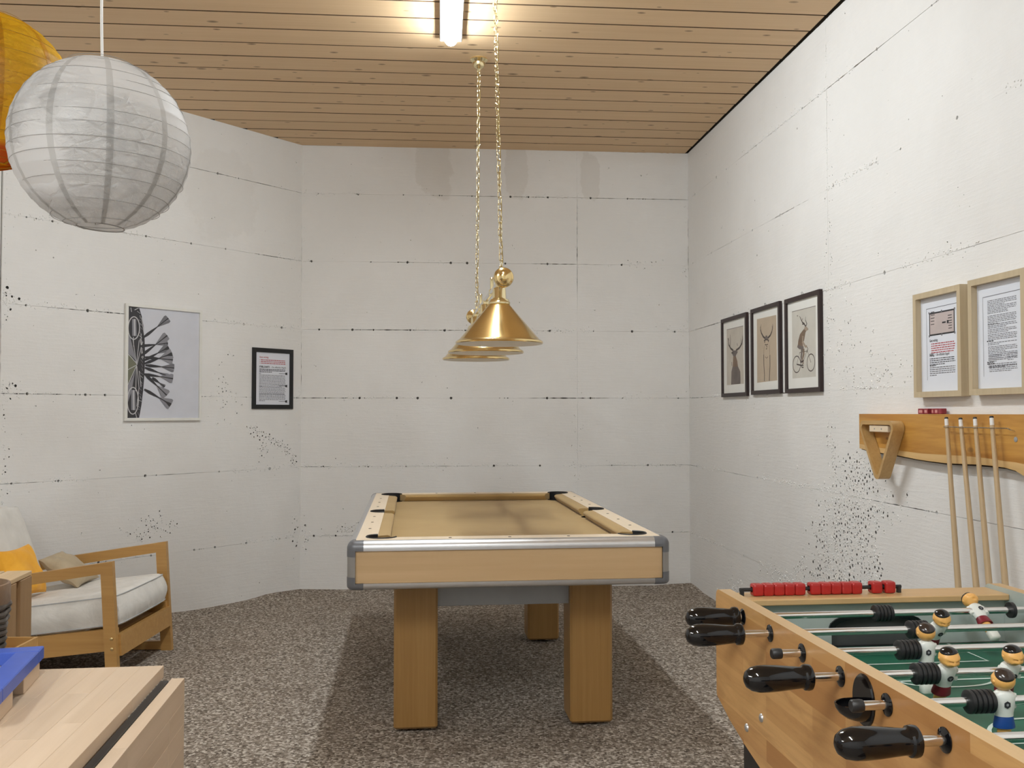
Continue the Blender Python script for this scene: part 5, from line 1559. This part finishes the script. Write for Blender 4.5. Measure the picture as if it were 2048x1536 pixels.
    for k, (isred, end, bx, pls, tilt) in enumerate(spec):
        y = -.15*k
        m = M(); far = W+.165 if isred else W+.12
        x0 = end - .004
        m.tube([(x0, 0, 0), (far, 0, 0)], .0070, 16)
        rod = part('rod', m, MT['chrome'], t, 60, (0, y, zr))
        if isred: link('handle', handle, rod, (end, 0, 0), (random.uniform(-1, 1), 0, 0)); link('rod_cap', cap, rod, (far+.010, 0, 0), (0, 0, pi))
        else: link('rod_cap', cap, rod, (end+.0, 0, 0)); link('handle', handle, rod, (far-.004, 0, 0), (0, 0, pi))
        link('bumper', bumper, rod, (bx, 0, 0)); link('bumper', bumper, rod, (W-.066, 0, 0)) if k else None
        for px in pls: link('player', red if isred else blue, rod, (px, 0, 0), (tilt if isred else 0, 0, 0 if isred else pi))
        for xx, rr in ((-.0002, 0), (W+.0002, pi)): link('bushing', bush, t, (xx, y, zr), (0, 0, rr))
        link('bushing', bush, t, (W-.0282, y, zr))
        if k == 0:
            m = M(); m.lathe([(.007, -.004), (.0168, -.004), (.0172, 0), (.0168, .004), (.007, .004)], 24, T(.600, 0, 0) @ Ry(pi/2)); part('stopper', m, MT['blackmatt'], rod)
    # ball feeder cup
    yc = -.531; zc = .843
    m = M(); m.lathe([(0, .004), (.036, .004), (.038, .002), (.038, 0), (0, 0)], 30, T(0, yc, zc) @ Ry(-pi/2), 0, .040/.038, .034/.038); fc = part('ball_feeder', m, MT['black'], t, 40)
    m = M(); n = 18; vs = []; fs = []
    rows = [(0, 1.0), (-.006, .98), (-.014, .86), (-.022, .62), (-.027, .28)]
    for dz, f in rows:
        for k in range(n+1):
            q = pi*k/n; vs.append((-.003 - .044*f*sin(q), yc + .030*f*cos(q), zc-.004+dz))
    for i in range(len(rows)-1):
        for k in range(n): fs.append((i*(n+1)+k, i*(n+1)+k+1, (i+1)*(n+1)+k+1, (i+1)*(n+1)+k))
    o = len(vs)
    for dz, f in rows:
        for k in range(n+1):
            q = pi*k/n; vs.append((-.003 - .0415*f*sin(q), yc + .0275*f*cos(q), zc-.004+dz*.92))
    nn = len(rows)*(n+1)
    for i in range(len(rows)-1):
        for k in range(n): fs.append((nn+i*(n+1)+k, nn+i*(n+1)+k+1, nn+(i+1)*(n+1)+k+1, nn+(i+1)*(n+1)+k))
    for k in range(n): fs.append((k, k+1, nn+k+1, nn+k))
    m.add(vs, fs); part('cup', m, MT['black'], fc, 40)
    for y, z in ((-.019, .633), (-.101, .679), (-.949, .679), (-1.031, .633)):
        m = M(); m.lathe([(.0085, 0), (.0080, .0022), (.005, .0040), (0, .0046)], 18, T(0, y, z) @ Ry(-pi/2)); part('bolt', m, MT['alu'], t, 50)
    return t
football_table()
